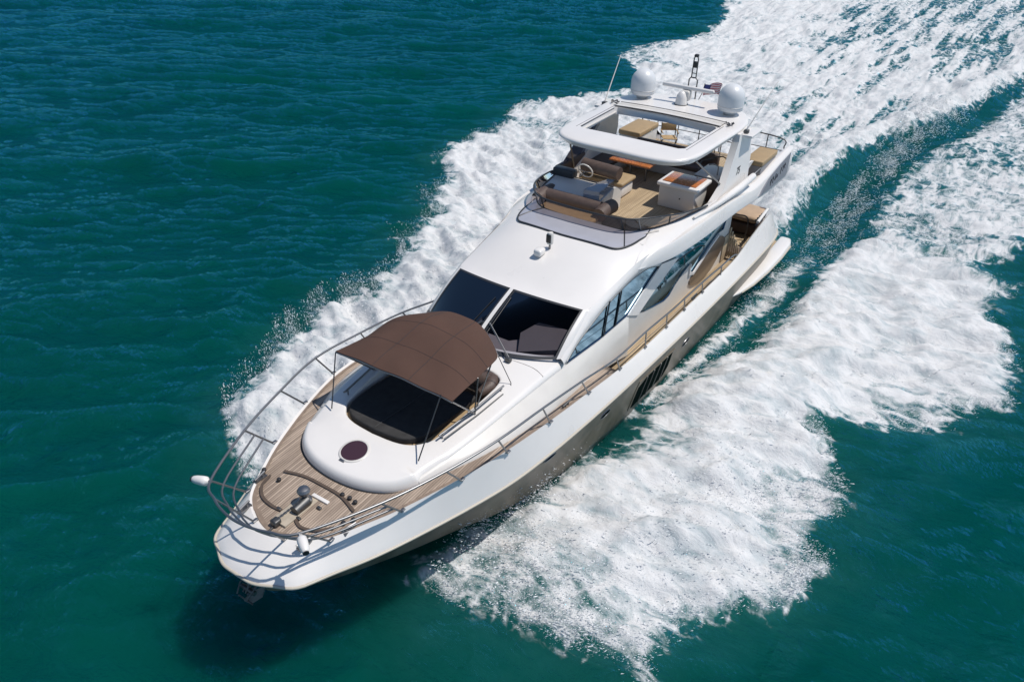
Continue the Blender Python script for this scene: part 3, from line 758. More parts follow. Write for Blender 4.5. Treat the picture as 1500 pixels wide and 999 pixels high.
# arch legs
for s in (1, -1):
    lg = [(-4.3,4.95),(-5.2,5.0),(-5.98,5.30),(-6.86,6.42),(-6.9,6.62),(-7.85,6.62),(-8.05,5.72),(-7.95,4.80),(-6.5,4.85)]
    yt = lambda x, z: 2.40-.14*(z-4.9)/1.8
    v, f = slab_vf(lg, lambda x, z: (x, s*(yt(x, z)+.05), z), lambda x, z: (x, s*(yt(x, z)-.16), z), .5)
    g = MB().add(v, f).build('arch_leg', WHITE, Y, 40)
    # ridge that runs from the foot of the leg along the coaming
    v, f = tube_vf([(-3.9, s*2.38, 5.08), (-5.4, s*2.52, 5.06), (-6.8, s*2.60, 5.08), (-7.95, s*2.62, 5.12)], [.03, .08, .11, .10], 12)
    MB().add(v, f).build('arch_foot_fairing', WHITE, Y, 60)
    cu = bpy.data.curves.new('n', 'FONT'); cu.body = '75'; cu.size = .30; cu.extrude = .004; cu.shear = .35; cu.offset = .003
    to = bpy.data.objects.new('n', cu); col.objects.link(to)
    bpy.context.view_layer.update()
    me = bpy.data.meshes.new_from_object(to.evaluated_get(bpy.context.evaluated_depsgraph_get())); bpy.data.objects.remove(to)
    me.materials.clear()
    for vv in me.vertices:
        a, b, c = vv.co
        x = (-6.85-a) if s == 1 else (-7.2+a); z = 5.42+b
        vv.co = (x, s*(yt(x, z)+.054+c), z)
    link('model_number', me, DSTEEL, g, 30)
    # spreader ledge carrying the whip aerial
    rbox('aerial_ledge', -8.0, -7.1, min(s*2.15, s*2.62), max(s*2.15, s*2.62), 6.50, 6.58, WHITE, Y, .02)
    ae = tube('whip_aerial', [(-7.3, s*2.36, 6.55), (-7.35, s*2.37, 6.72), (-8.7, s*2.62, 7.85)], [.03, .02, .009], WHITE2, Y, 8)
    rbox('aerial_base', -7.38, -7.22, min(s*2.29, s*2.43), max(s*2.29, s*2.43), 6.56, 6.68, DSTEEL, ae, .02)
    tube('hardtop_strut', [(-4.3, s*2.06, 6.5), (-6.6, s*2.30, 5.0)] if s == 1 else [(-4.4, s*2.0, 6.5), (-5.3, s*2.22, 5.1)], .028, STEEL, Y)
    rbox('wing_quarter_window', -7.0, -5.4, s*2.30-.01, s*2.30+.01, 5.0, 5.0+.001, PLEXI, Y, 0) if False else None
# dark mirrored side screens under the hardtop (starboard front)
for s in (-1,):
    v, f = slab_vf([(-3.9,5.2),(-4.5,5.25),(-6.1,6.45),(-6.75,6.5),(-6.5,5.1)], lambda x, z: (x, s*(2.34-.08*(z-5)), z), lambda x, z: (x, s*(2.32-.08*(z-5)), z), .5)
    MB().add(v, f).build('side_screen', mat('dark_blue_screen', (.06, .075, .12), .1, coat=1), Y)

# domes, radar, mast
for s in (1, -1):
    v, f = lathe_vf([(.001, 0), (.17, 0), (.19, .02), (.22, .1), (.35, .11), (.378, .14), (.388, .22), (.39, .30), (.392, .50), (.374, .62), (.32, .72), (.24, .81), (.14, .865), (.05, .885), (.001, .888)], (-8.15, s*1.47, 6.80), 40)
    dm = MB().add(v, f).build('satellite_dome', DOME, Y, 50)
    v, f = lathe_vf([(.388, .235), (.396, .24), (.396, .255), (.388, .26)], (-8.15, s*1.47, 6.80), 40)
    MB().add(v, f).build('dome_joint_band', WHITE2, dm)
    v, f = lathe_vf([(.14, -.09), (.14, .01), (.12, .02)], (-8.15, s*1.47, 6.80), 20); MB().add(v, f).build('dome_pedestal', WHITE2, dm)
rz = htz(-8.2, 0, 1)
ra = empty('radar_scanner', (-8.3, -.05, rz)); ra.parent = Y
v, f = lathe_vf([(.18, -.02), (.20, 0), (.19, .04), (.17, .2), (.15, .28), (.10, .36), (.05, .40), (.001, .41)], (-8.1, -.1, rz), 24); MB().add(v, f).build('radar_pedestal', WHITE, ra, 50)
rbox('radar_turntable', -8.4, -8.1, -.18, .12, rz+.1, rz+.42, WHITE2, ra, .06)
rbox('radar_bar', -8.34, -8.22, -.86, .86, rz+.42, rz+.54, WHITE, ra, .04)
v, f = lathe_vf([(.21, -.03), (.21, .015), (.001, .015)], (-8.1, -.1, rz-.0), 24); MB().add(v, f).build('radar_base_ring', BLACK, ra)
ma = empty('signal_mast', (-8.9, -.1, 6.7)); ma.parent = Y
tube('mast_frame', [(-8.9, -.25, 6.6), (-8.9, -.25, 7.40), (-8.9, -.20, 7.47), (-8.9, -.03, 7.47), (-8.9, .03, 7.40), (-8.9, .03, 6.6)], .022, DSTEEL, ma)
for s in (-1, 1): tube('mast_upright', [(-8.9, -.11+s*.075, 7.46), (-8.92, -.11+s*.07, 8.05), (-8.92, -.11+s*.03, 8.13)], .02, DSTEEL, ma)
for z in (7.6, 7.8, 7.95): tube('mast_rung', [(-8.92, -.18, z), (-8.92, -.04, z)], .014, DSTEEL, ma)
rbox('masthead_light', -8.99, -8.85, -.17, -.05, 8.1, 8.18, BLACK, ma, .02)
rbox('navigation_light', -8.98, -8.84, -.18, -.04, 7.78, 7.96, BLACK, ma, .02)
# flag on a short staff behind the mast
fl = empty('ensign_flag', (-9.0, .1, 6.8)); fl.parent = Y
tube('flag_staff', [(-8.95, .05, 6.6), (-9.0, .2, 7.0), (-9.02, .25, 7.33)], .012, DSTEEL, fl, 6)
vs, fs, ms = [], [], []
for i in range(27):
    for j in range(14):
        a = i/26; b = j/13
        p = Vector((-9.02, .24, 7.30)).lerp(Vector((-9.05, .17, 6.94)), b)
        vs.append((p.x-.55*a+.03*math.sin(a*9+b*2), p.y+.42*a+.05*math.sin(a*10+b*1.5), p.z-.02*a-.05*a*math.sin(a*7)))
for i in range(26):
    for j in range(13):
        fs.append([i*14+j, i*14+j+1, (i+1)*14+j+1, (i+1)*14+j]); ms.append(2 if (i < 11 and j < 7) else (0 if j % 2 == 0 else 1))
me = bpy.data.meshes.new('flag_cloth'); me.from_pydata(vs, [], fs)
for m_ in (RED, FW, BLUE): me.materials.append(m_)
me.polygons.foreach_set('material_index', ms); link('flag_cloth', me, None, fl, 0)

# ---- flybridge furniture
# helm console
cf = MB()
prof = [(-2.95,4.60),(-2.93,5.10),(-3.05,5.17),(-3.9,5.33),(-4.1,5.31),(-4.28,5.20),(-4.45,5.08),(-4.42,4.60)]
n = len(prof); ya, yb = -2.0, -.12
cf.add([(x, ya, z) for x, z in prof]+[(x, yb, z) for x, z in prof], [list(range(n)), list(range(n, 2*n))[::-1]]+[[i, (i+1) % n, n+(i+1) % n, n+i] for i in range(n)])
con = cf.build('helm_console', WHITE2, Y, 30)
v, f = slab_vf([(-4.0,-1.95),(-4.0,-.2),(-4.36,-.2),(-4.36,-1.95)], lambda x, y: (x, y, 5.355+.7*(x+4.0)), lambda x, y: (x, y, 5.25+.7*(x+4.0)), .3)
MB().add(v, f).build('instrument_panel', BLACK, con)
rbox('compass_visor', -4.15, -3.85, -2.15, -1.45, 5.3, 5.55, TRIM, con, .05)
wh = [(-4.62+.10*math.sin(a), -1.45+.24*math.cos(a), 5.36+.22*math.sin(a)) for a in np.linspace(0, 2*math.pi, 25)]
swh = tube('steering_wheel', wh, .022, WHITE2, Y); tube('wheel_spoke', [(-4.62, -1.69, 5.36), (-4.58, -1.45, 5.34), (-4.62, -1.21, 5.36)], .015, STEEL, swh); tube('wheel_column', [(-4.58, -1.45, 5.34), (-4.3, -1.45, 5.28)], .03, BLACK, swh)
v, f = slab_vf([(-3.02,-.62),(-3.6,-.50),(-3.95,-.35),(-3.98,-.15),(-3.1,-.15)], lambda x, y: (x, y, 5.46+.1*(-3-x)), lambda x, y: (x, y, 5.15), .3)
MB().add(v, f).build('console_windshield', glass_mat('clear_plexi', (.75, .78, .85), .08), con)
# forward lounge in front of the console
rbox('lounge_base', -2.92, -2.1, -1.72, .1, 4.6, 4.82, WHITE2, Y, .04)
rbox('lounge_cushion', -2.85, -2.12, -1.68, .12, 4.82, 4.95, TAN, Y, .05)
v, f = tube_vf([(-2.94, -1.72, 5.08), (-2.90, -.85, 5.10), (-2.94, .0, 5.08)], .19, 16); MB().add(v, f).build('lounge_backrest', BROWN, Y, 60)
for y in (-1.86, .14):
    v, f = tube_vf([(-2.6, y, 5.02), (-2.95, y, 5.08), (-3.35, y+.02, 5.06)], .20, 16); MB().add(v, f).build('lounge_end_bolster', BROWN, Y, 60)
# helm seat
rbox('helm_seat_base', -5.75, -4.9, -1.75, -.35, 4.6, 5.0, WHITE, Y, .10)
rbox('helm_seat_cushion', -5.8, -4.85, -1.8, -.30, 5.0, 5.13, TAN, Y, .06)
v, f = tube_vf([(-4.95, -1.70, 5.42), (-4.90, -.45, 5.40)], .20, 18); MB().add(v, f).build('helm_seat_bolster', BROWN, Y, 60)
# starboard L sofa
rbox('sofa_base', -8.3, -5.9, -2.35, -1.55, 4.6, 4.92, WHITE2, Y, .04)
rbox('sofa_cushion', -8.3, -5.9, -2.3, -1.52, 4.92, 5.06, BROWN, Y, .05)
rbox('sofa_backrest', -8.3, -4.4, -2.42, -2.24, 4.9, 5.38, BROWN, Y, .06)
rbox('sofa_base', -8.4, -7.7, -1.55, 1.25, 4.6, 4.92, WHITE2, Y, .04)
rbox('sofa_cushion', -8.4, -7.65, -1.5, 1.2, 4.92, 5.06, BROWN, Y, .05)
rbox('sofa_backrest', -8.55, -8.35, -1.6, 1.3, 4.9, 5.38, BROWN, Y, .06)
# dining table
tb = rbox('dining_table', -7.2, -6.12, -1.45, -.05, 5.27, 5.33, ORANGE, Y, .02)
for y in (-1.0, -.45):
    tube('table_leg', [(-6.8, y, 4.6), (-6.8, y, 5.27)], .04, STEEL, tb)
# bar unit
br = rbox('bar_unit', -6.15, -5.2, .72, 1.85, 4.60, 5.28, WHITE2, Y, .04)
rbox('bar_top', -6.2, -5.12, .66, 1.95, 5.26, 5.38, WHITE, br, .04)
rbox('bar_worktop', -6.1, -5.25, .78, 1.82, 5.37, 5.405, ORANGE, br, .01)
rbox('bar_lock', -5.2, -5.185, 1.38, 1.42, 4.95, 4.99, BLACK, br, .003)
rbox('bar_side_shelf', -7.6, -6.3, 1.25, 2.1, 4.6, 5.3, BROWN, Y, .06)
rbox('bar_sink', -7.5, -6.4, 1.3, 2.05, 5.3, 5.36, WHITE2, Y, .02)
tube('bar_tap', [(-6.7, 1.9, 5.35), (-6.7, 1.9, 5.62), (-6.7, 1.75, 5.68), (-6.7, 1.6, 5.62)], .02, STEEL, Y)
tube('stair_guard_rail', cat([(-6.9, 1.25, 4.6), (-6.9, 1.25, 5.5), (-7.1, 1.4, 5.62), (-7.6, 1.8, 5.6), (-7.7, 1.85, 4.65)], 4), .02, DSTEEL, Y)
# aft sunpads
for nm, x0, x1, y0, y1 in (('p', -8.85, -10.3, 2.0, 2.56), ('s', -9.1, -10.6, -2.62, -1.85)):
    rbox('sunpad_box', x1, x0, y0, y1, 4.6, 5.13, WHITE2 if nm == 's' else mat('grey_locker', (.28, .26, .26), .5, var=.06), Y, .03)
    rbox('sunpad_cushion', x1-.02, x0+.02, y0-.03, y1+.03, 5.13, 5.30, TAN, Y, .04)
# aft guard rail of the flybridge
tube('aft_guard_rail', cat([(-10.9, -2.6, 5.2), (-10.92, -2.4, 5.52), (-10.95, 0, 5.55), (-10.92, 2.4, 5.52), (-10.85, 2.62, 5.2)], 5), .022, DSTEEL, Y)
tube('aft_guard_midrail', [(-10.9, -2.55, 5.1), (-10.92, 2.55, 5.1)], .014, DSTEEL, Y)
for y in (-2.0, -1.2, -.4, .4, 1.2, 2.0): tube('guard_stanchion', [(-10.9, y, 4.6), (-10.94, y, 5.54)], .018, DSTEEL, Y)
for x, y in ((-9.6, .45), (-9.6, 1.15)):
    tube('stair_gate_rail', cat([(x, y-.25, 4.6), (x, y-.25, 5.35), (x, y-.15, 5.45), (x, y+.15, 5.45), (x, y+.25, 5.35), (x, y+.25, 4.6)], 3), .018, DSTEEL, Y)
tube('stair_hand_rail', [(-8.2, 2.50, 4.7), (-8.25, 2.50, 5.02), (-8.9, 2.56, 5.12)], .02, STEEL, Y)
# little cowl fin next to the port arch leg
v, f = slab_vf([(-8.05,4.8),(-8.0,5.25),(-8.45,5.35),(-8.8,5.30),(-8.4,5.15),(-8.3,4.8)], lambda x, z: (x, 2.30, z), lambda x, z: (x, 2.22, z), .4)
MB().add(v, f).build('cowl_fin', WHITE, Y)

# ---- cockpit
rbox('transom_sofa', -11.9, -11.2, -1.9, 2.1, 1.7, 2.15, BROWN, Y, .08)
rbox('transom_cover', -12.3, -11.05, .2, 2.15, 2.25, 2.5, mat('tan_cover', (.42, .30, .20), .7, var=.15, vscale=3, bump=.4, bscale=8), Y, .12, 4, f=lambda x, y, z: (x, y, z+.05*math.sin(y*6)*.4))
tube('transom_sofa_back', [(-12.15, -1.9, 2.3), (-12.15, 2.1, 2.3)], .2, BROWN, Y, 14)
rbox('cockpit_table', -10.6, -9.9, -.9, .9, 2.35, 2.4, ORANGE, Y, .02)
tube('cockpit_chair_frame', cat([(-10.7, 1.3, 1.7), (-10.7, 1.3, 2.5), (-10.75, 1.6, 2.6), (-10.8, 1.9, 2.5), (-10.8, 1.9, 1.7)], 4), .025, DSTEEL, Y)
rbox('cockpit_locker', -9.3, -8.7, 1.6, 2.45, 1.7, 2.1, BROWN, Y, .03)
for k in range(4):
    mb = MB(); v, f = tube_vf([(-10.2-.22*k, 2.44, 2.82), (-10.3-.22*k, 2.32, 2.74), (-10.35-.22*k, 2.40, 2.66)], .045, 8); mb.add(v, f)
    mb.build('mooring_fairlead', DSTEEL, Y)
tube('stern_cap_rail', cat([(-9.9, 2.50, 2.86), (-10.8, 2.46, 2.93), (-11.4, 2.36, 2.78), (-11.7, 2.2, 2.5)], 4), .055, WHITE, Y)
rbox('transom_wall', -12.25, -12.05, -2.35, 2.35, .3, 2.1, WHITE, Y, .05)
# swim platform with long side sponsons
rbox('swim_platform', -13.75, -12.2, -2.4, 2.4, .52, .68, TEAKG, Y, .05)
for s in (1, -1):
    rows = []
    for x, w, y in ((-8.1,.02,2.60),(-8.6,.10,2.68),(-9.4,.18,2.74),(-10.6,.24,2.78),(-12,.27,2.78),(-13.2,.27,2.74),(-13.6,.22,2.68),(-13.72,.1,2.6)):
        zc = .80+.006*(x+8)*-1
        rows.append([(x, s*(y+w*math.copysign(abs(math.cos(a))**.5, math.cos(a))), zc+w*.62*math.copysign(abs(math.sin(a))**.6, math.sin(a))) for a in np.linspace(0, 2*math.pi, 17)[:-1]])
    rows = [rows[0]]+rows
    v, f = grid(rows, True); MB().add(v, f).build('platform_sponson', WHITE, Y, 60)
    tube('sponson_bumper', [(-8.6, s*2.79, .80), (-9.4, s*2.93, .80), (-10.6, s*3.03, .81), (-12, s*3.06, .82), (-13.2, s*3.02, .83)], .03, ANODE, Y, 6)

# ---- hull fittings
def hull_pt(x, t):
    best = min(range(len(hrows)), key=lambda i: abs(hrows[i][4][0]-x)); i = min(max(best, 0), len(hrows)-2)
    a, b = hrows[i], hrows[i+1]
    if (a[4][0]-x)*(b[4][0]-x) > 0 and i > 0: a, b = hrows[i-1], hrows[i]
    k = (x-a[4][0])/((b[4][0]-a[4][0]) or 1)
    def at(row): j = t*8; j0 = int(min(7, j)); return lerp(row[j0], row[j0+1], j-j0)
    return Vector(lerp(at(a), at(b), k))
for s in (1, -1):
    for x, t in ((5.55, .22), (3.45, .22), (1.05, .28), (-3.9, .40)):
        c = hull_pt(x, t); dx = (hull_pt(x+.3, t)-hull_pt(x-.3, t)).normalized(); dv = (hull_pt(x, t-.06)-hull_pt(x, t+.06)).normalized(); nn = dx.cross(dv).normalized()
        nn = nn if nn.y > 0 else -nn
        def ring(r1, r2, o): return [c+dx*(r1*math.cos(a))+dv*(r2*math.sin(a))+nn*o for a in np.linspace(0, 2*math.pi, 25)[:-1]]
        fx = lambda pts: [(p.x, s*p.y, p.z) for p in pts]
        v, f = grid([fx(ring(.25, .15, .0)), fx(ring(.245, .145, .018)), fx(ring(.235, .135, .018)), fx(ring(.23, .13, .005))], True)
        ph = MB().add(v, f).build('porthole', STEEL, Y, 50)
        v = fx(ring(.233, .133, .009)); MB().add(v, [list(range(24))]).build('porthole_glass', HGLASS, ph)
    # large slanted hull window of five panes
    zt = [(-.55,.0),(-3.35,0)]
    hw = None
    def hp(x, t, o=.012):
        c = hull_pt(x, t); return (c.x, s*(c.y+o), c.z)
    rows = []
    xa, xb = -.95, -3.55
    top_t, bot_t = .36, .82
    # frame
    fr_pts = [(-.70, .80), (-.66, .62), (-.64, .40), (-.64, .23), (-1.4, .23), (-2.1, .24), (-2.9, .25), (-3.3, .62), (-3.0, .80), (-2.2, .81), (-1.4, .81)]
    v = [hp(x, t, .006) for x, t in fr_pts]
    pl = [(x, t) for x, t in fr_pts]
    vv, ff_ = slab_vf(pl, lambda x, t: hp(x, t, .02), lambda x, t: hp(x, t, -.03), .12)
    hw = MB().add(vv, ff_).build('hull_window', HULL, Y)
    for k in range(5):
        u0, u1 = k/5+.014, (k+1)/5-.014
        def q(u, t):   # slanted quads
            xt = -.68-2.12*u; xbm = -.78-2.25*u
            kk = (t-.27)/.50; return (xt+(xbm-xt)*kk, t)
        tt = .27 if k > 0 else .36
        c4 = [q(u0, tt), q(u0, .52), q(u0, .77), q(u1, .77), q(u1, .52), q(u1, .27)]
        if k == 4: c4 = [q(u0, .27), q(u0, .52), q(u0, .77), q(.90, .74), q(.985, .60), q(.97, .28)]
        vv, ff_ = slab_vf(c4, lambda x, t: hp(x, t, .03), lambda x, t: hp(x, t, .0), .12)
        MB().add(vv, ff_).build('hull_window_pane', HGLASS, hw)
        if k: tube('hull_window_bar', [hp(*q(k/5, .26), .035), hp(*q(k/5, .52), .035), hp(*q(k/5, .775), .035)], .014, STEEL, hw, 6)

# ---- rails
bases = [(9.46,.40,2.92,9.97,.70,3.70),(9.01,1.12,2.94,9.70,1.15,3.70),(7.75,1.74,3.02,8.35,1.80,3.70),(6.45,2.18,3.07,7.01,2.23,3.71),(5.26,2.47,3.10,5.70,2.52,3.73),
         (3.78,2.60,3.0,4.08,2.62,3.50),(2.08,2.63,2.80,2.55,2.65,3.40),(.48,2.64,2.60,.78,2.65,3.08),(-.98,2.64,2.48,-.9,2.65,3.02),(-2.32,2.64,2.44,-2.22,2.65,2.92),(-3.55,2.64,2.42,-3.42,2.65,2.86),(-4.9,2.64,2.40,-4.72,2.65,2.82),(-6.45,2.62,2.10,-6.3,2.65,2.72)]
bases[5] = (3.78,2.60,3.0,4.15,2.60,3.60)
for s in (1, -1):
    for k, (x0, y0, z0, x1, y1, z1) in enumerate(bases):
        st = tube('stanchion', [(x0, s*y0, z0-.03), (x1, s*y1, z1)], .02, STEEL, Y)
        rbox('stanchion_foot', x0-.07, x0+.05, s*y0-.035, s*y0+.035, z0-.01, z0+.022, STEEL, st, .01)
topc = [(b[3], b[4], b[5]) for b in bases]
front = [(10.12, 0, 3.70)]
line = front+[(10.08,.36,3.70)]+topc+[(-7.4,2.62,2.62),(-7.9,2.6,2.45)]
ln = cat(mir(line)[::-1][:-1]+line, 5)
tube('hand_rail', ln, .025, STEEL, Y, 10)
for fr_ in (.36, .66):
    low = [(9.98-.20*fr_, 0, 3.70-.78*(1-fr_)-.0)]
    pts = [lerp((b[0], b[1], b[2]), (b[3], b[4], b[5]), fr_) for b in bases[:3]]
    c0 = (pts[0][0]+.13, 0, pts[0][2]); pts = [c0, (pts[0][0]+.09, pts[0][1]*.52, pts[0][2])]+pts
    ln = cat(mir(pts)[::-1][:-1]+pts, 5); tube('pulpit_lower_rail', ln, .020, STEEL, Y, 8)
for s in (1, -1):   # second thin wire rail, forward half
    pts = [lerp((b[0], b[1], b[2]), (b[3], b[4], b[5]), .5) for b in bases[7:13]]
    tube('guard_wire', [(p[0], s*p[1], p[2]) for p in pts], .008, STEEL, Y, 6)
# bullet shaped white lamps at the pulpit shoulders
for s in (1, -1):
    a = Vector((9.72, s*1.22, 3.66)); d = Vector((.45, s*.75, -.12)).normalized()
    if s == -1: d = Vector((.25, -.9, -.1)).normalized()
    pts = [a+d*t for t in (-.06, 0, .02, .10, .22, .30, .33)]
    lp = tube('pulpit_lamp', pts, [.03, .06, .088, .092, .083, .066, .045], WHITE, Y, 18)
    tube('lamp_lens', [a+d*.33, a+d*.345], .055, BLACK, lp, 14)
    tube('lamp_bracket', [(9.70, s*1.12, 3.70), (a.x, a.y, a.z)], .03, STEEL, lp)

# ---- foredeck gear
D = 2.925
def deckz(x): return float(np.interp(x, [7.0, 7.68, 8.4, 8.95, 9.4], [3.02, 2.99, 2.95, 2.91, 2.89]))
D = 2.94; wl = empty('windlass', (8.6, .0, D)); wl.parent = Y
rbox('windlass_plate', 8.38, 9.25, -.17, .19, D-.06, D+.004, mat('chain_plate', (.42, .36, .28), .4, var=.15, vscale=8), wl, .005)
v, f = lathe_vf([(.14, 0), (.14, .08), (.10, .10), (.075, .17), (.075, .22), (.12, .26), (.13, .30), (.10, .35), (.04, .37), (.001, .37)], (8.58, 0.02, D), 28); MB().add(v, f).build('windlass_drum', STEEL, wl, 40)
v, f = tube_vf([(8.58, .08, D+.08), (8.92, .10, D+.07)], [.11, .09], 16); MB().add(v, f).build('windlass_motor', DSTEEL, wl, 50)
mb = MB()
for k in range(13):
    x = 8.70+.042*k; a = k % 2
    ringp = [(x+.032*math.cos(t), -.05+(.018*math.sin(t) if a else 0), D+.04+(0 if a else .018*math.sin(t))) for t in np.linspace(0, 2*math.pi, 9)]
    v, f = tube_vf(ringp, .008, 5, False); mb.add(v, f)
mb.build('anchor_chain', STEEL, wl)
rbox('chain_stopper', 9.20, 9.36, -.10, .06, D-.05, D+.09, DSTEEL, wl, .03)
tube('chain_slot', [(9.3, -.02, D-.03), (9.50, 0, D-.05)], .025, BLACK, wl, 8)
rbox('windlass_cover', 8.32, 8.40, .0, .42, D, D+.04, WHITE, wl, .01)
for x, y in ((8.33, -.28), (8.55, .36), (8.98, -.27), (8.95, .22)):
    rbox('deck_hinge', x-.03, x+.03, y-.05, y+.05, deckz(x)-.005, deckz(x)+.035, DSTEEL, Y, .008)
grm = mat('teak_groove', (.085, .06, .045), .8, var=.2, vscale=12)
def ribbon(name, pts, w, z):
    rows = []
    P = [Vector((p[0], p[1])) for p in pts]
    for i, p in enumerate(P):
        t = (P[min(i+1, len(P)-1)]-P[max(0, i-1)]).normalized(); nn = Vector((-t.y, t.x))
        rows.append([(p.x+nn.x*w, p.y+nn.y*w, deckz(p.x+nn.x*w)+z), (p.x-nn.x*w, p.y-nn.y*w, deckz(p.x-nn.x*w)+z)])
    v, f = grid(rows); return MB().add(v, f)
# locker lids outlined in darker teak
for pts in ([(8.22,-.95),(8.10,-.5),(8.08,0),(8.10,.5),(8.25,.98)], [(8.98,-.15),(9.0,-.45),(8.93,-.78),(8.72,-1.02),(8.45,-1.08)], [(8.98,.15),(9.08,.42),(8.98,.72),(8.75,.95)]):
    ribbon('g', cat(pts, 6), .030, .026).build('locker_lid_joint', grm, Y)
for x, y in ((8.06,.50),(8.05,.68),(8.07,.84),(8.45,-.84),(8.42,-1.30),(8.5,-1.25),(8.58,1.02),(8.42,1.12)):
    v, f = lathe_vf([(.045, -.01), (.045, .03), (.03, .045), (.001, .05)], (x, y, deckz(x)+.02), 14); MB().add(v, f).build('deck_filler_cap', BLACK, Y)
for s in (1, -1):
    for px, py in ((8.62, 1.20), (9.36, .80)):
        cl = MB()
        v, f = slab_vf([(px-.15, s*(py-.05)), (px+.15, s*(py-.05)), (px+.15, s*(py+.05)), (px-.15, s*(py+.05))], lambda x, y: (x, y, 2.95), lambda x, y: (x, y, 2.90), 1); cl.add(v, f)
        for dx in (-.07, .07):
            v, f = tube_vf([(px+dx, s*py, 2.9), (px+dx, s*py, 2.99)], .028, 10); cl.add(v, f)
        v, f = tube_vf([(px-.15, s*(py+.03), 3.0), (px+.15, s*(py-.03), 3.0)], .025, 8); cl.add(v, f)
        cl.build('mooring_cleat', STEEL, Y)
    for px, py, pz in ((2.9, 2.50, 2.87), (-4.4, 2.58, 2.40)):
        cl = MB(); v, f = tube_vf([(px-.18, s*py, pz+.07), (px+.18, s*py, pz+.07)], .025, 8); cl.add(v, f)
        for dx in (-.06, .06): v, f = tube_vf([(px+dx, s*py, pz-.05), (px+dx, s*py, pz+.07)], .022, 8); cl.add(v, f)
        cl.build('side_cleat', DSTEEL, Y)

# ================================================================= CHAIRS
def make_chair(name, loc, rz, label, seatm):
    r = empty(name, loc); r.rotation_euler = (0, 0, rz); r['label'] = label; r['category'] = 'chair'
    def pl(o): o.parent = r; o.matrix_parent_inverse = Matrix.Identity(4); return o
    pl(rbox('seat', -.22, .22, -.25, .25, .42, .46, seatm, None, .02))
    pl(rbox('backrest', -.25, -.21, -.25, .25, .62, .88, seatm, None, .015))
    for s in (1, -1):
        pl(tube('leg', [(.24, s*.25, 0), (-.22, s*.25, .46)], .018, DSTEEL, None)); pl(tube('leg', [(-.24, s*.25, 0), (.22, s*.25, .46)], .018, DSTEEL, None))
        pl(tube('back_post', [(-.2, s*.25, .42), (-.24, s*.25, .9)], .018, DSTEEL, None))
        pl(tube('armrest', [(-.22, s*.27, .66), (.2, s*.27, .64)], .02, seatm, None))
    return r
WICK = mat('woven_tan_fabric', (.42, .29, .15), .8, var=.3, vscale=25, bump=.6, bscale=90)
make_chair('folding_chair', (-10.05, -1.15, 4.60), R(35), 'tan folding director chair standing on the aft flybridge deck', WICK)

# ================================================================= WATER
def lat(ix, iy, seed):
    h = (ix*374761393 + iy*668265263 + seed*974634777) & 0xffffffff
    h = ((h ^ (h >> 13))*1274126177) & 0xffffffff
    return ((h ^ (h >> 16)) & 0xffff)/65535.0
def vnoise(x, y, seed=0):
    xi = np.floor(x).astype(np.int64); yi = np.floor(y).astype(np.int64); fx = x-xi; fy = y-yi
    fx = fx*fx*fx*(fx*(fx*6-15)+10); fy = fy*fy*fy*(fy*(fy*6-15)+10)
    a = lat(xi, yi, seed); b = lat(xi+1, yi, seed); c = lat(xi, yi+1, seed); d = lat(xi+1, yi+1, seed)
    return (a+(b-a)*fx)*(1-fy)+(c+(d-c)*fx)*fy
def fbm(x, y, oct=4, seed=0, gain=.5):
    s_ = 0; a = 1; t = 0
    for o in range(oct):
        ca, sa = math.cos(.6*o), math.sin(.6*o)
        s_ = s_+a*vnoise((x*ca-y*sa)*2**o+o*17.3, (x*sa+y*ca)*2**o+o*9.1, seed+o); t += a; a *= gain
    return s_/t
PORT_OLD = [(7.0,.9),(6.9,1.7),(7.21,2.41),(7.06,3.86),(6.6,5.04),(6.25,6.04),(6.34,6.45),(5.96,6.62),(5.47,6.66),(4.73,6.88),(3.74,7.39),(3.18,7.82),(2.19,8.67),(1.26,8.77),(.96,8.13),(-.37,8.53),(-1.42,8.16),(-2.49,7.77),(-3.59,7.25),(-3.9,8.6),(-4.8,8.94),(-6.56,10.79),(-7.7,11.39),(-12.24,10.98),(-13.95,10.26),(-16.48,10.31),(-17.51,9.37),(-19.87,10.55),(-28.38,13.11),(-60.43,20.16),(-120,36),(-120,18),(-49.58,7.73),(-42.24,6.16),(-35.12,5.68),(-27.51,5.0),(-22.34,5.07),(-18.79,5.27),(-13.54,4.55),(-10.48,3.95),(-6.8,3.54),(-3.69,3.2),(-2.14,2.81),(-.05,2.47),(1.81,2.16),(3.47,1.5),(4.9,.9)]
PORT = PORT_OLD[:-15] + [(-56,8.6),(-44.5,7.0),(-36.1,5.9),(-30.1,4.6),(-25.9,4.2),(-22.5,4.2),(-17.4,4.6),(-14.2,4.1),(-9.9,4.0),(-6.5,3.75),(-4.35,3.0),(-2.9,2.6),(-1.75,2.55),(-.33,2.5),(.5,2.3),(1.8,2.1),(2.8,1.9),(3.47,1.5),(4.9,.9)]
WASH = [(-13.2,2.0),(-13.2,-2.2),(-21.79,-2.86),(-41.2,-9.45),(-63.0,-17.57),(-107.15,-27.18),(-300,-60),(-300,60),(-75.59,15.74),(-56.3,7.1),(-38.99,4.33),(-30.8,2.9),(-24.39,2.1),(-19.26,2.1),(-15.83,2.2)]
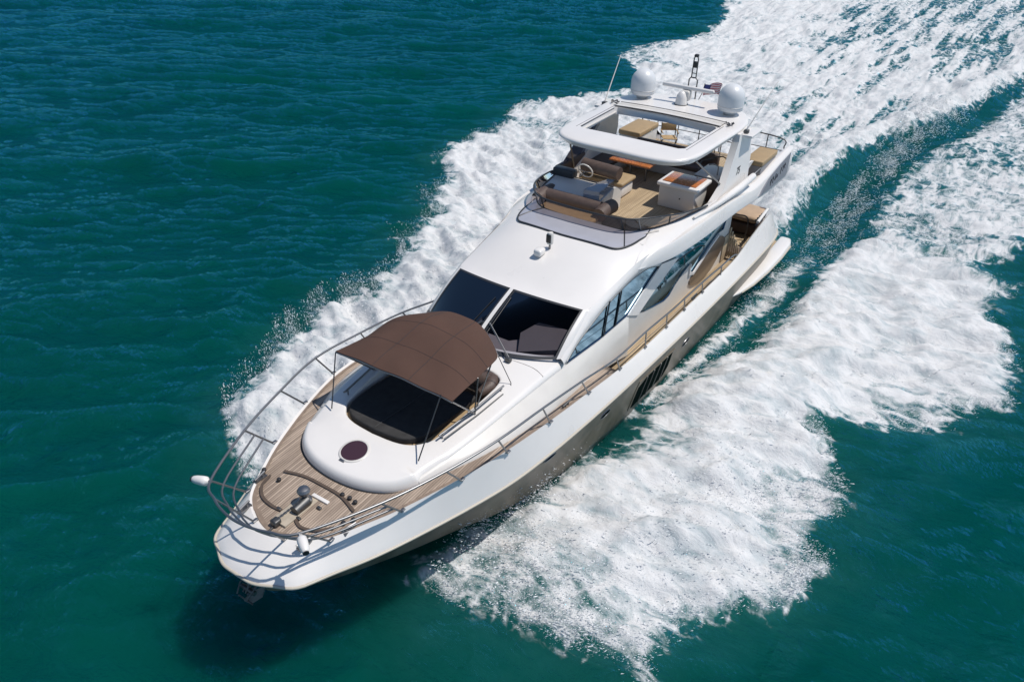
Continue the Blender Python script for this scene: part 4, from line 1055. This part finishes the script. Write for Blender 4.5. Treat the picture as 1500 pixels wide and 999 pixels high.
STBD = [(7.3,-.8),(7.18,-2.99),(6.95,-5.0),(5.08,-6.83),(2.27,-8.41),(-.8,-9.41),(-2.33,-8.58),(-6.0,-9.77),(-6.08,-10.72),(-9.31,-11.01),(-10.25,-12.33),(-14.38,-14.16),(-14.36,-15.0),(-21.32,-16.09),(-24.86,-17.04),(-29.7,-14.55),(-34.15,-12.89),(-39.75,-18.08),(-43.65,-18.63),(-48.41,-16.71),(-58.92,-17.33),(-69.34,-21.39),(-100.82,-33.65),(-160,-50),(-160,-25),(-50,-6),(-23.05,-1.0),(-14.63,-2.5),(-1.2,-2.8),(3.36,-1.5)]
def sdf(px, py, poly):
    P = np.array(poly, float); Q = np.roll(P, -1, 0); d2 = np.full(px.shape, 1e18); ins = np.zeros(px.shape, bool)
    for (ax, ay), (bx, by) in zip(P, Q):
        dx, dy = bx-ax, by-ay; t = np.clip(((px-ax)*dx+(py-ay)*dy)/(dx*dx+dy*dy), 0, 1)
        d2 = np.minimum(d2, (ax+t*dx-px)**2+(ay+t*dy-py)**2)
        if ay != by:
            c = ((ay > py) != (by > py)) & (px < (bx-ax)*(py-ay)/(by-ay)+ax); ins ^= c
    return np.where(ins, 1, -1)*np.sqrt(d2)
def sstep(a, b, x): t = np.clip((x-a)/(b-a), 0, 1); return t*t*(3-2*t)
def fields(x, y):
    """foam density, height and streak direction flag"""
    wob = (fbm(x*.55, y*.55, 4, 11)-.5)*1.9+(fbm(x*2.2, y*2.2, 3, 15)-.5)*.7
    far = np.clip((-x-14)/40, 0, 1)
    dp = sdf(x, y, PORT); dsb = sdf(x, y, STBD); dw = sdf(x, y, WASH)
    p = sstep(-.35, 1.0, dp+wob*.75); s_ = sstep(-.3, .9, dsb+wob*.8); w = sstep(-.4, 1.3, dw+wob*.6)
    # thin patches: laced foam near the bow end of the port sheet and further aft in the wash
    lace = sstep(3.2, 6.8, x)*sstep(1.0, 2.5, y)
    big = fbm(x*.35, y*.35, 3, 31)
    p = p*(1-.50*lace)*(1-.40*sstep(.52, .72, big))*(1-.30*sstep(-14, -26, x))
    str_ = fbm(x*.16, y*1.5, 5, 41, .6)
    w = w*(1-.60*sstep(.45, .64, str_)*sstep(-16, -26, x))*(1-.25*sstep(-40, -80, x))
    s_ = s_*(1-.40*sstep(.50, .75, big)*sstep(-8, -24, x))
    # bright crest where the wash meets the port sheet
    cy = np.interp(x, [-60, -45, -37, -32, -27, -23, -17], [7.6, 5.2, 3.4, 1.8, .9, .5, 1.2])
    crest = np.exp(-((y-cy)/(.75+.008*np.abs(x)))**2)*sstep(-14, -17, x)
    y1 = np.interp(x, [-60, -45, -37, -32.5, -27.3, -23.5, -16.5, -13], [9.0, 6.4, 4.4, 2.7, 1.7, 1.3, 2.1, 2.6]); y2 = np.interp(x, [-60, -44, -36, -30, -26, -22.5, -17.5, -14.2, -10], [9.2, 6.9, 5.9, 4.5, 4.2, 4.2, 4.7, 4.3, 4.0])
    foam = np.maximum(np.maximum(p, s_), np.maximum(w, crest*.98))
    tw = (fbm(x*1.1, y*1.1, 4, 77)-.5)*.9
    T = sstep(y1-.15, y1+.45, y+tw)*sstep(y2+.5, y2-.3, y+tw)*sstep(-12.5, -15, x)*sstep(-50, -36, x)
    foam = foam*(1-.93*T)
    # trough of churned mist between hull and port sheet
    tro = sstep(2.3, 3.0, y)*sstep(5.2, 3.6, y)*sstep(1.5, -3, x)*sstep(-26, -12, x)
    foam = np.maximum(foam, tro*.0*(fbm(x*.6, y*2.2, 4, 51) > .48))
    hc = 2.50+.085*np.clip(-x-1.5, 0, 20)+.12*(fbm(x*1.5, y*0, 3, 57)-.5)
    hug = np.exp(-((np.abs(y)-hc)/(.10+.03*np.clip(-x-1.5, 0, 12)))**2)*sstep(-1.0, -2.2, x)*sstep(-15.5, -12, x)
    aer_ = np.maximum(sstep(-2.2, .8, np.maximum(np.maximum(dp, dsb), dw)+wob), sstep(5.2, 3.6, y)*sstep(1.5, 2.4, y)*sstep(4, 0, x)*sstep(-45, -30, x)*.8)
    foam = np.maximum(foam, hug*(.50+.5*fbm(x*2.5, y*5, 3, 58)))
    # heights
    out = np.clip((y-1.8)/5.5, 0, 1)
    sheet = p*(np.sin(math.pi*np.clip(out, 0, 1))**.8*.42)*sstep(7.6, 4.5, x)*sstep(-24, -6, x)
    sg = np.where(y > 0, 1, -1); vx = -.45; vy = .89
    sa_ = x*vx+np.abs(y)*vy; sb_ = x*vy-np.abs(y)*vx
    lump = (fbm(sa_*.55, sb_*1.5+sg*9, 5, 61, .58)-.5)*(1-far)+far*(fbm(x*.5, y*1.2, 5, 63, .58)-.5)
    ridge = 1-np.abs(2*fbm(sa_*.30+5, sb_*.75, 4, 67, .55)-1)
    z = sheet+foam*(lump*.85+(ridge-.6)*.45*(1-far))
    so = np.clip((-y-1.8)/6.5, 0, 1); z += s_*np.sin(math.pi*so)**.8*.40*sstep(7.6, 4.5, x)*sstep(-30, -6, x)
    z += crest*(.55+.3*lump)+w*sstep(-13, -16, x)*.15
    z -= .35*np.exp(-((y-(cy+2.2))/1.1)**2)*sstep(-12, -18, x)*sstep(-60, -35, x)
    z -= .06*tro
    global AER; AER = aer_
    return foam, z
def swell(x, y, sp):
    # wind chop running along the view direction, long crests across it
    ux, uy = -.84, -.545
    a = x*ux+y*uy; b = -x*uy+y*ux
    wa = fbm(a*.11+3, b*.05, 2, 71)*6
    z = .16*np.sin(a*.55+wa+b*.07)*.8
    z += .27*(1-np.abs(2*fbm(a*.33+.2*wa, b*.15, 3, 81)-1))**2*1.2
    n1 = fbm(a*.95, b*.42, 3, 91)
    z += .17*(n1-.5)*2*np.clip(1.2-sp/1.2, 0, 1)
    n2 = fbm(a*2.6+b*.4, b*1.3-a*.3, 3, 95)
    z += .05*(n2-.5)*2*np.clip(1.0-sp/.5, 0, 1)
    return z-.12
def lines(lo, hi, step, far_, g=1.05, lim=60):
    L_ = list(np.arange(lo, hi+1e-6, step)); s_ = step; x = lo
    while x > -far_: s_ = min(s_*g, lim); x -= s_; L_.insert(0, x)
    s_ = step; x = L_[-1]
    while x < far_: s_ = min(s_*g, lim); x += s_; L_.append(x)
    return np.array(L_)
gx = lines(-34, 15, .105, 2600, 1.014, 60); gy = lines(-17, 14, .105, 2600, 1.014, 60)
X, Yg = np.meshgrid(gx, gy, indexing='ij'); x = X.ravel(); y = Yg.ravel()
spx = np.gradient(gx); spy = np.gradient(gy); SP = np.maximum(spx[:, None], spy[None, :]).ravel()
foam, hz_ = fields(x, y)
sw = swell(x, y, SP)
near = np.exp(-((np.maximum(np.abs(y)-2.4, 0))/1.2)**2)*(x < 9)*(x > -13)
z = sw*(1-.7*near)*(1-.35*foam)+hz_
hull_in = (np.abs(y) < np.interp(x, [-12.2, 1.8, 4.5, 7, 8], [2.3, 2.0, 1.1, .1, 0]))*(x > -12.3)*(x < 8)
z = np.where(hull_in, np.minimum(z, -.1), z)
AERW = AER.copy()
me = bpy.data.meshes.new('water')
nx, ny = len(gx), len(gy); idx = np.arange(nx*ny).reshape(nx, ny)
q = np.stack([idx[:-1, :-1], idx[1:, :-1], idx[1:, 1:], idx[:-1, 1:]], -1).reshape(-1, 4)
me.vertices.add(nx*ny); me.vertices.foreach_set('co', np.stack([x, y, z], 1).astype(np.float32).ravel())
me.loops.add(q.size); me.loops.foreach_set('vertex_index', q.ravel().astype(np.int32))
me.polygons.add(len(q)); me.polygons.foreach_set('loop_start', (np.arange(len(q))*4).astype(np.int32))
me.polygons.foreach_set('loop_total', np.full(len(q), 4, np.int32)); me.polygons.foreach_set('use_smooth', np.ones(len(q), bool))
me.update(); me.validate()
at = me.attributes.new('foam', 'FLOAT', 'POINT'); at.data.foreach_set('value', foam.astype(np.float32))
at = me.attributes.new('aerated', 'FLOAT', 'POINT'); at.data.foreach_set('value', AERW.astype(np.float32))
chop = np.zeros_like(x)
for cx_, cy_, rx_, ry_ in ((-3.3, 9.6, 1.6, .7), (-1.6, 9.5, 1.0, .5), (2.3, 11.2, .7, .35), (3.3, 10.6, .4, .25), (1.5, 12.0, .5, .3), (0, 10.4, .35, .2), (4.9, 9.6, .4, .2)):
    chop = np.maximum(chop, np.exp(-((x-cx_)/rx_)**2-((y-cy_)/ry_)**2))
chop = np.maximum(chop, .75*sstep(.70, .80, vnoise(x*1.3, y*1.3, 301)))*(x > -9)*(y > 4)+.5*sstep(.86, .93, vnoise(x*1.1+9, y*1.1, 305))*(x > -9)*(y <= 4)
at = me.attributes.new('chop', 'FLOAT', 'POINT'); at.data.foreach_set('value', chop.astype(np.float32))
spray_dir = sstep(-13, -17, x)
at = me.attributes.new('aft', 'FLOAT', 'POINT'); at.data.foreach_set('value', spray_dir.astype(np.float32))
def water_mat():
    m = bpy.data.materials.new('sea_water'); m.use_nodes = True; n = m.node_tree.nodes; l = m.node_tree.links; n.clear()
    o = n.new('ShaderNodeOutputMaterial'); tc = n.new('ShaderNodeTexCoord')
    fa = n.new('ShaderNodeAttribute'); fa.attribute_name = 'foam'; af = n.new('ShaderNodeAttribute'); af.attribute_name = 'aft'
    def M(op, a, b, c=None, clamp=False):
        k = n.new('ShaderNodeMath'); k.operation = op; k.use_clamp = clamp
        for i, q_ in enumerate((a, b, c)):
            if q_ is None: continue
            if isinstance(q_, (int, float)): k.inputs[i].default_value = q_
            else: l.new(q_, k.inputs[i])
        return k.outputs[0]
    def noise(scale, det, rough, sc=(1, 1, 1), rot=0, dist=0):
        mp = n.new('ShaderNodeMapping'); mp.inputs['Scale'].default_value = sc; mp.inputs['Rotation'].default_value = (0, 0, rot)
        l.new(tc.outputs['Object'], mp.inputs[0]); k = n.new('ShaderNodeTexNoise'); k.inputs['Scale'].default_value = scale
        k.inputs['Detail'].default_value = det; k.inputs['Roughness'].default_value = rough; k.inputs['Distortion'].default_value = dist
        l.new(mp.outputs[0], k.inputs['Vector']); return k.outputs['Fac']
    n_side = n.new('ShaderNodeMix')
    ys = n.new('ShaderNodeSeparateXYZ'); l.new(tc.outputs['Object'], ys.inputs[0])
    l.new(M('GREATER_THAN', ys.outputs[1], 0), n_side.inputs[0])
    l.new(noise(1.9, 8, .61, (1.25, .55, 1), R(-27), .5), n_side.inputs[2]); l.new(noise(1.9, 8, .61, (1.25, .55, 1), R(27), .5), n_side.inputs[3]); n_side = n_side.outputs[0]
    n_aft = noise(1.7, 11, .70, (.55, 1.3, 1), R(-10), 1.0)
    mixn = n.new('ShaderNodeMix'); l.new(af.outputs['Fac'], mixn.inputs[0]); l.new(n_side, mixn.inputs[2]); l.new(n_aft, mixn.inputs[3])
    nf = mixn.outputs[0]
    v_ = M('ADD', M('MULTIPLY', fa.outputs['Fac'], 1.02), M('MULTIPLY', M('SUBTRACT', nf, .5), M('SUBTRACT', 2.9, M('MULTIPLY', fa.outputs['Fac'], 1.7))))
    nz = n.new('ShaderNodeTexNoise'); nz.inputs['Scale'].default_value = 1.3; nz.inputs['Detail'].default_value = 5; l.new(tc.outputs['Object'], nz.inputs['Vector'])
    va = n.new('ShaderNodeVectorMath'); va.operation = 'MULTIPLY_ADD'; l.new(nz.outputs['Color'], va.inputs[0]); va.inputs[1].default_value = (1.3, 1.3, 0); l.new(tc.outputs['Object'], va.inputs[2])
    vo = n.new('ShaderNodeTexVoronoi'); vo.feature = 'DISTANCE_TO_EDGE'; vo.inputs['Scale'].default_value = 1.5; l.new(va.outputs[0], vo.inputs['Vector'])
    lc = n.new('ShaderNodeMapRange'); lc.inputs[1].default_value = .0; lc.inputs[2].default_value = .20; lc.inputs[3].default_value = .30; lc.inputs[4].default_value = -.12; l.new(vo.outputs['Distance'], lc.inputs[0])
    v_ = M('ADD', v_, M('MULTIPLY', lc.outputs[0], M('SUBTRACT', 1.15, fa.outputs['Fac'])))
    fr = n.new('ShaderNodeMapRange'); fr.interpolation_type = 'SMOOTHSTEP'; fr.inputs[1].default_value = .30; fr.inputs[2].default_value = .90; l.new(v_, fr.inputs[0])
    gate = n.new('ShaderNodeMapRange'); gate.interpolation_type = 'SMOOTHSTEP'; gate.inputs[1].default_value = .02; gate.inputs[2].default_value = .25; l.new(fa.outputs['Fac'], gate.inputs[0])
    ff_ = M('MULTIPLY', fr.outputs[0], gate.outputs[0])
    # water body
    w = n.new('ShaderNodeBsdfPrincipled'); w.inputs['Specular IOR Level'].default_value = 0; w.subsurface_method = 'BURLEY'; w.inputs['Subsurface Weight'].default_value = 1; w.inputs['Subsurface Radius'].default_value = (.5, 1.0, .9); w.inputs['Subsurface Scale'].default_value = 2.2
    big = noise(.12, 4, .5, (1, 1, 1))
    cr = n.new('ShaderNodeMix'); cr.data_type = 'RGBA'; cr.inputs['A'].default_value = (.0004, .035, .028, 1); cr.inputs['B'].default_value = (.0004, .056, .041, 1); l.new(big, cr.inputs['Factor'])
    ae = n.new('ShaderNodeMix'); ae.data_type = 'RGBA'; ae.inputs['B'].default_value = (.05, .20, .20, 1)
    aer = n.new('ShaderNodeMapRange'); aer.inputs[1].default_value = .1; aer.inputs[2].default_value = .9; aer.inputs[4].default_value = .7; l.new(fa.outputs['Fac'], aer.inputs[0])
    aw = n.new('ShaderNodeAttribute'); aw.attribute_name = 'aerated'
    l.new(M('ADD', M('MULTIPLY', aer.outputs[0], nf), M('MULTIPLY', aw.outputs['Fac'], M('MULTIPLY', nf, .22))), ae.inputs['Factor']); l.new(cr.outputs['Result'], ae.inputs['A']); l.new(ae.outputs['Result'], w.inputs['Base Color'])
    r1 = noise(2.1, 8, .62, (1.0, .42, 1), R(33+90), .5); r2 = noise(11, 6, .65, (1, .6, 1), R(20+90))
    ch = n.new('ShaderNodeAttribute'); ch.attribute_name = 'chop'
    chn = noise(3.2, 3, .55, (1, .75, 1), R(20))
    b = n.new('ShaderNodeBump'); b.inputs['Strength'].default_value = 1; b.inputs['Distance'].default_value = .20
    l.new(M('ADD', M('ADD', r1, M('MULTIPLY', M('MULTIPLY', chn, ch.outputs['Fac']), 1.2)), M('MULTIPLY', r2, .30)), b.inputs['Height']); 
    gl = n.new('ShaderNodeBsdfGlossy'); gl.inputs['Roughness'].default_value = .04; gl.inputs[0].default_value = (.09, .46, .86, 1); l.new(b.outputs[0], gl.inputs['Normal'])
    l.new(M('MULTIPLY_ADD', ch.outputs['Fac'], .15, .04), gl.inputs['Roughness'])
    fz = n.new('ShaderNodeFresnel'); fz.inputs[0].default_value = 1.333; l.new(b.outputs[0], fz.inputs['Normal'])
    wm = n.new('ShaderNodeMixShader'); l.new(fz.outputs[0], wm.inputs[0]); l.new(w.outputs[0], wm.inputs[1]); l.new(gl.outputs[0], wm.inputs[2])
    # foam
    fo = n.new('ShaderNodeBsdfPrincipled'); fo.inputs['Roughness'].default_value = .9; fo.inputs['Specular IOR Level'].default_value = .2
    fc = n.new('ShaderNodeValToRGB'); fc.color_ramp.elements[0].position = .28; fc.color_ramp.elements[0].color = (.34, .395, .42, 1); fc.color_ramp.elements[1].position = .56; fc.color_ramp.elements[1].color = (.61, .615, .62, 1)  # bright crests and bluish trough shade painted into the foam colour
    l.new(nf, fc.inputs[0]); l.new(fc.outputs[0], fo.inputs['Base Color'])
    fb_ = n.new('ShaderNodeBump'); fb_.inputs['Strength'].default_value = .55; fb_.inputs['Distance'].default_value = .12
    fn = noise(5, 6, .6, (1, .7, 1), R(-12)); l.new(M('ADD', M('MULTIPLY', nf, 1.4), M('MULTIPLY', fn, .5)), fb_.inputs['Height']); l.new(fb_.outputs[0], fo.inputs['Normal'])
    mx = n.new('ShaderNodeMixShader'); l.new(ff_, mx.inputs[0]); l.new(wm.outputs[0], mx.inputs[1]); l.new(fo.outputs[0], mx.inputs[2]); l.new(mx.outputs[0], o.inputs[0])
    return m
me.materials.append(water_mat())
wo = bpy.data.objects.new('water', me); col.objects.link(wo); wo['kind'] = 'structure'; wo['label'] = 'teal green open sea with white wake foam'

# ---- airborne spray: many tiny droplets thrown off the foam
def spray(n_try, box, fn, name):
    px = np.random.uniform(box[0], box[1], n_try); py = np.random.uniform(box[2], box[3], n_try)
    fo, hz0 = fields(px, py); keep, hgt, size = fn(px, py, fo)
    px, py, hz0, hgt, size = px[keep], py[keep], hz0[keep], hgt[keep], size[keep]
    N_ = len(px); pz = hz0+.03+hgt
    tet = np.array([(1, 1, 1), (-1, -1, 1), (-1, 1, -1), (1, -1, -1)], float)
    ang = np.random.uniform(0, 6.28, (N_, 3))
    ca, sa = np.cos(ang), np.sin(ang)
    V = np.repeat(tet[None], N_, 0)
    x1 = V[..., 0]*ca[:, None, 0]-V[..., 1]*sa[:, None, 0]; y1 = V[..., 0]*sa[:, None, 0]+V[..., 1]*ca[:, None, 0]
    z1 = V[..., 2]*ca[:, None, 1]-x1*sa[:, None, 1]; x1 = x1*ca[:, None, 1]+V[..., 2]*sa[:, None, 1]
    st = np.random.uniform(1, 7, N_)**1.0*np.clip(.009/size, .4, 1); sgn = np.where(py > 0, 1., -1.)
    dv = np.stack([np.full(N_, -.5)+np.random.normal(0, .25, N_), sgn*(.8+np.random.normal(0, .15, N_)), np.random.normal(.15, .4, N_)], -1); dv /= np.linalg.norm(dv, axis=1)[:, None]
    L3 = np.stack([x1, y1, z1], -1)*size[:, None, None]; al = (L3*dv[:, None, :]).sum(-1, keepdims=True)
    P = np.stack([px, py, pz], -1)[:, None, :]+L3+al*dv[:, None, :]*(st-1)[:, None, None]
    m_ = bpy.data.meshes.new(name); m_.vertices.add(N_*4); m_.vertices.foreach_set('co', P.astype(np.float32).ravel())
    F_ = (np.arange(N_)[:, None, None]*4+np.array([(0, 1, 2), (0, 3, 1), (0, 2, 3), (1, 3, 2)])[None]).reshape(-1)
    m_.loops.add(len(F_)); m_.loops.foreach_set('vertex_index', F_.astype(np.int32)); k = len(F_)//3
    m_.polygons.add(k); m_.polygons.foreach_set('loop_start', (np.arange(k)*3).astype(np.int32)); m_.polygons.foreach_set('loop_total', np.full(k, 3, np.int32))
    m_.polygons.foreach_set('use_smooth', np.ones(k, bool)); m_.update()
    return m_, N_
SPR = mat('spray_white', (.80, .82, .84), .6)
def f_port(px, py, fo):
    n = len(px); r = np.random.rand(n)
    edge = np.exp(-((fo-.42)/.24)**2)*sstep(.0, .35, fo)
    bow = sstep(-9, 4, px)
    wgt = (edge*.75+.05*(fo > .6))*(.25+.75*bow)*np.maximum(sstep(3.5, 5.5, py), sstep(1, 4, px))
    clump = sstep(.42, .60, fbm(.6*(-.45*px+.89*py), 2.4*(.89*px+.45*py), 4, 201))
    keep = (r < wgt*(.25+.9*clump)) & (fo > .05)
    hgt = np.random.rand(n)**1.7*(.25+.75*bow)*(.9-.35*np.clip((py-3)/6, 0, 1))
    size = .0022+.007*np.random.rand(n)**5
    return keep, hgt, size
m1, c1 = spray(1300000, (-22, 8, 1.5, 11.5), f_port, 'spray')
so = bpy.data.objects.new('spray', m1); m1.materials.append(SPR); col.objects.link(so)
so['kind'] = 'stuff'; so['label'] = 'fine white droplets thrown outward from the port bow wave'
def f_stb(px, py, fo):
    n = len(px); r = np.random.rand(n); edge = np.exp(-((fo-.42)/.24)**2)*sstep(.0, .35, fo); bow = sstep(-22, 3, px)
    clump = sstep(.42, .60, fbm(.6*(-.45*px-.89*py), 2.4*(.89*px-.45*py), 4, 211))
    keep = (r < (edge*.8+.05*(fo > .6))*(.2+.8*bow)*(.25+.9*clump)) & (fo > .04)
    return keep, np.random.rand(n)**1.6*(.25+.75*bow)*.95, .0022+.0075*np.random.rand(n)**5
m2, c2 = spray(1500000, (-26, 8, -17, -2.6), f_stb, 'spray')
so = bpy.data.objects.new('spray', m2); m2.materials.append(SPR); col.objects.link(so)
so['kind'] = 'stuff'; so['label'] = 'fine white droplets flying off the starboard bow wave'
def f_tr(px, py, fo):
    n = len(px); r = np.random.rand(n)
    t = sstep(-.5, -2.5, px)*sstep(2.4, 2.7, py)*np.exp(-((py-(2.75+np.clip(-px-1.5, 0, 12)*.07))/(.18+np.clip(-px-1.5, 0, 12)*.05))**2)+.8*np.exp(-((py-np.interp(px, [-40, -27, -22, -17], [4.9, 2.2, 2.0, 2.7]))/.9)**2)*sstep(-14, -18, px)
    clump = sstep(.40, .62, fbm(px*.8, py*2.0, 4, 221))
    keep = r < t*(.02+.6*clump)*.6
    return keep, np.random.rand(n)**2*.5, .003+.005*np.random.rand(n)**3*(1+np.clip(-px-12, 0, 20)*.06)
m3, c3 = spray(300000, (-40, 1.5, 2.6, 8), f_tr, 'spray')
so = bpy.data.objects.new('spray', m3); m3.materials.append(SPR); col.objects.link(so)
so['kind'] = 'stuff'; so['label'] = 'thin mist of droplets peeling off the hull side into the dark trough'
print('water verts', nx*ny, 'spray', c1, c2, c3)
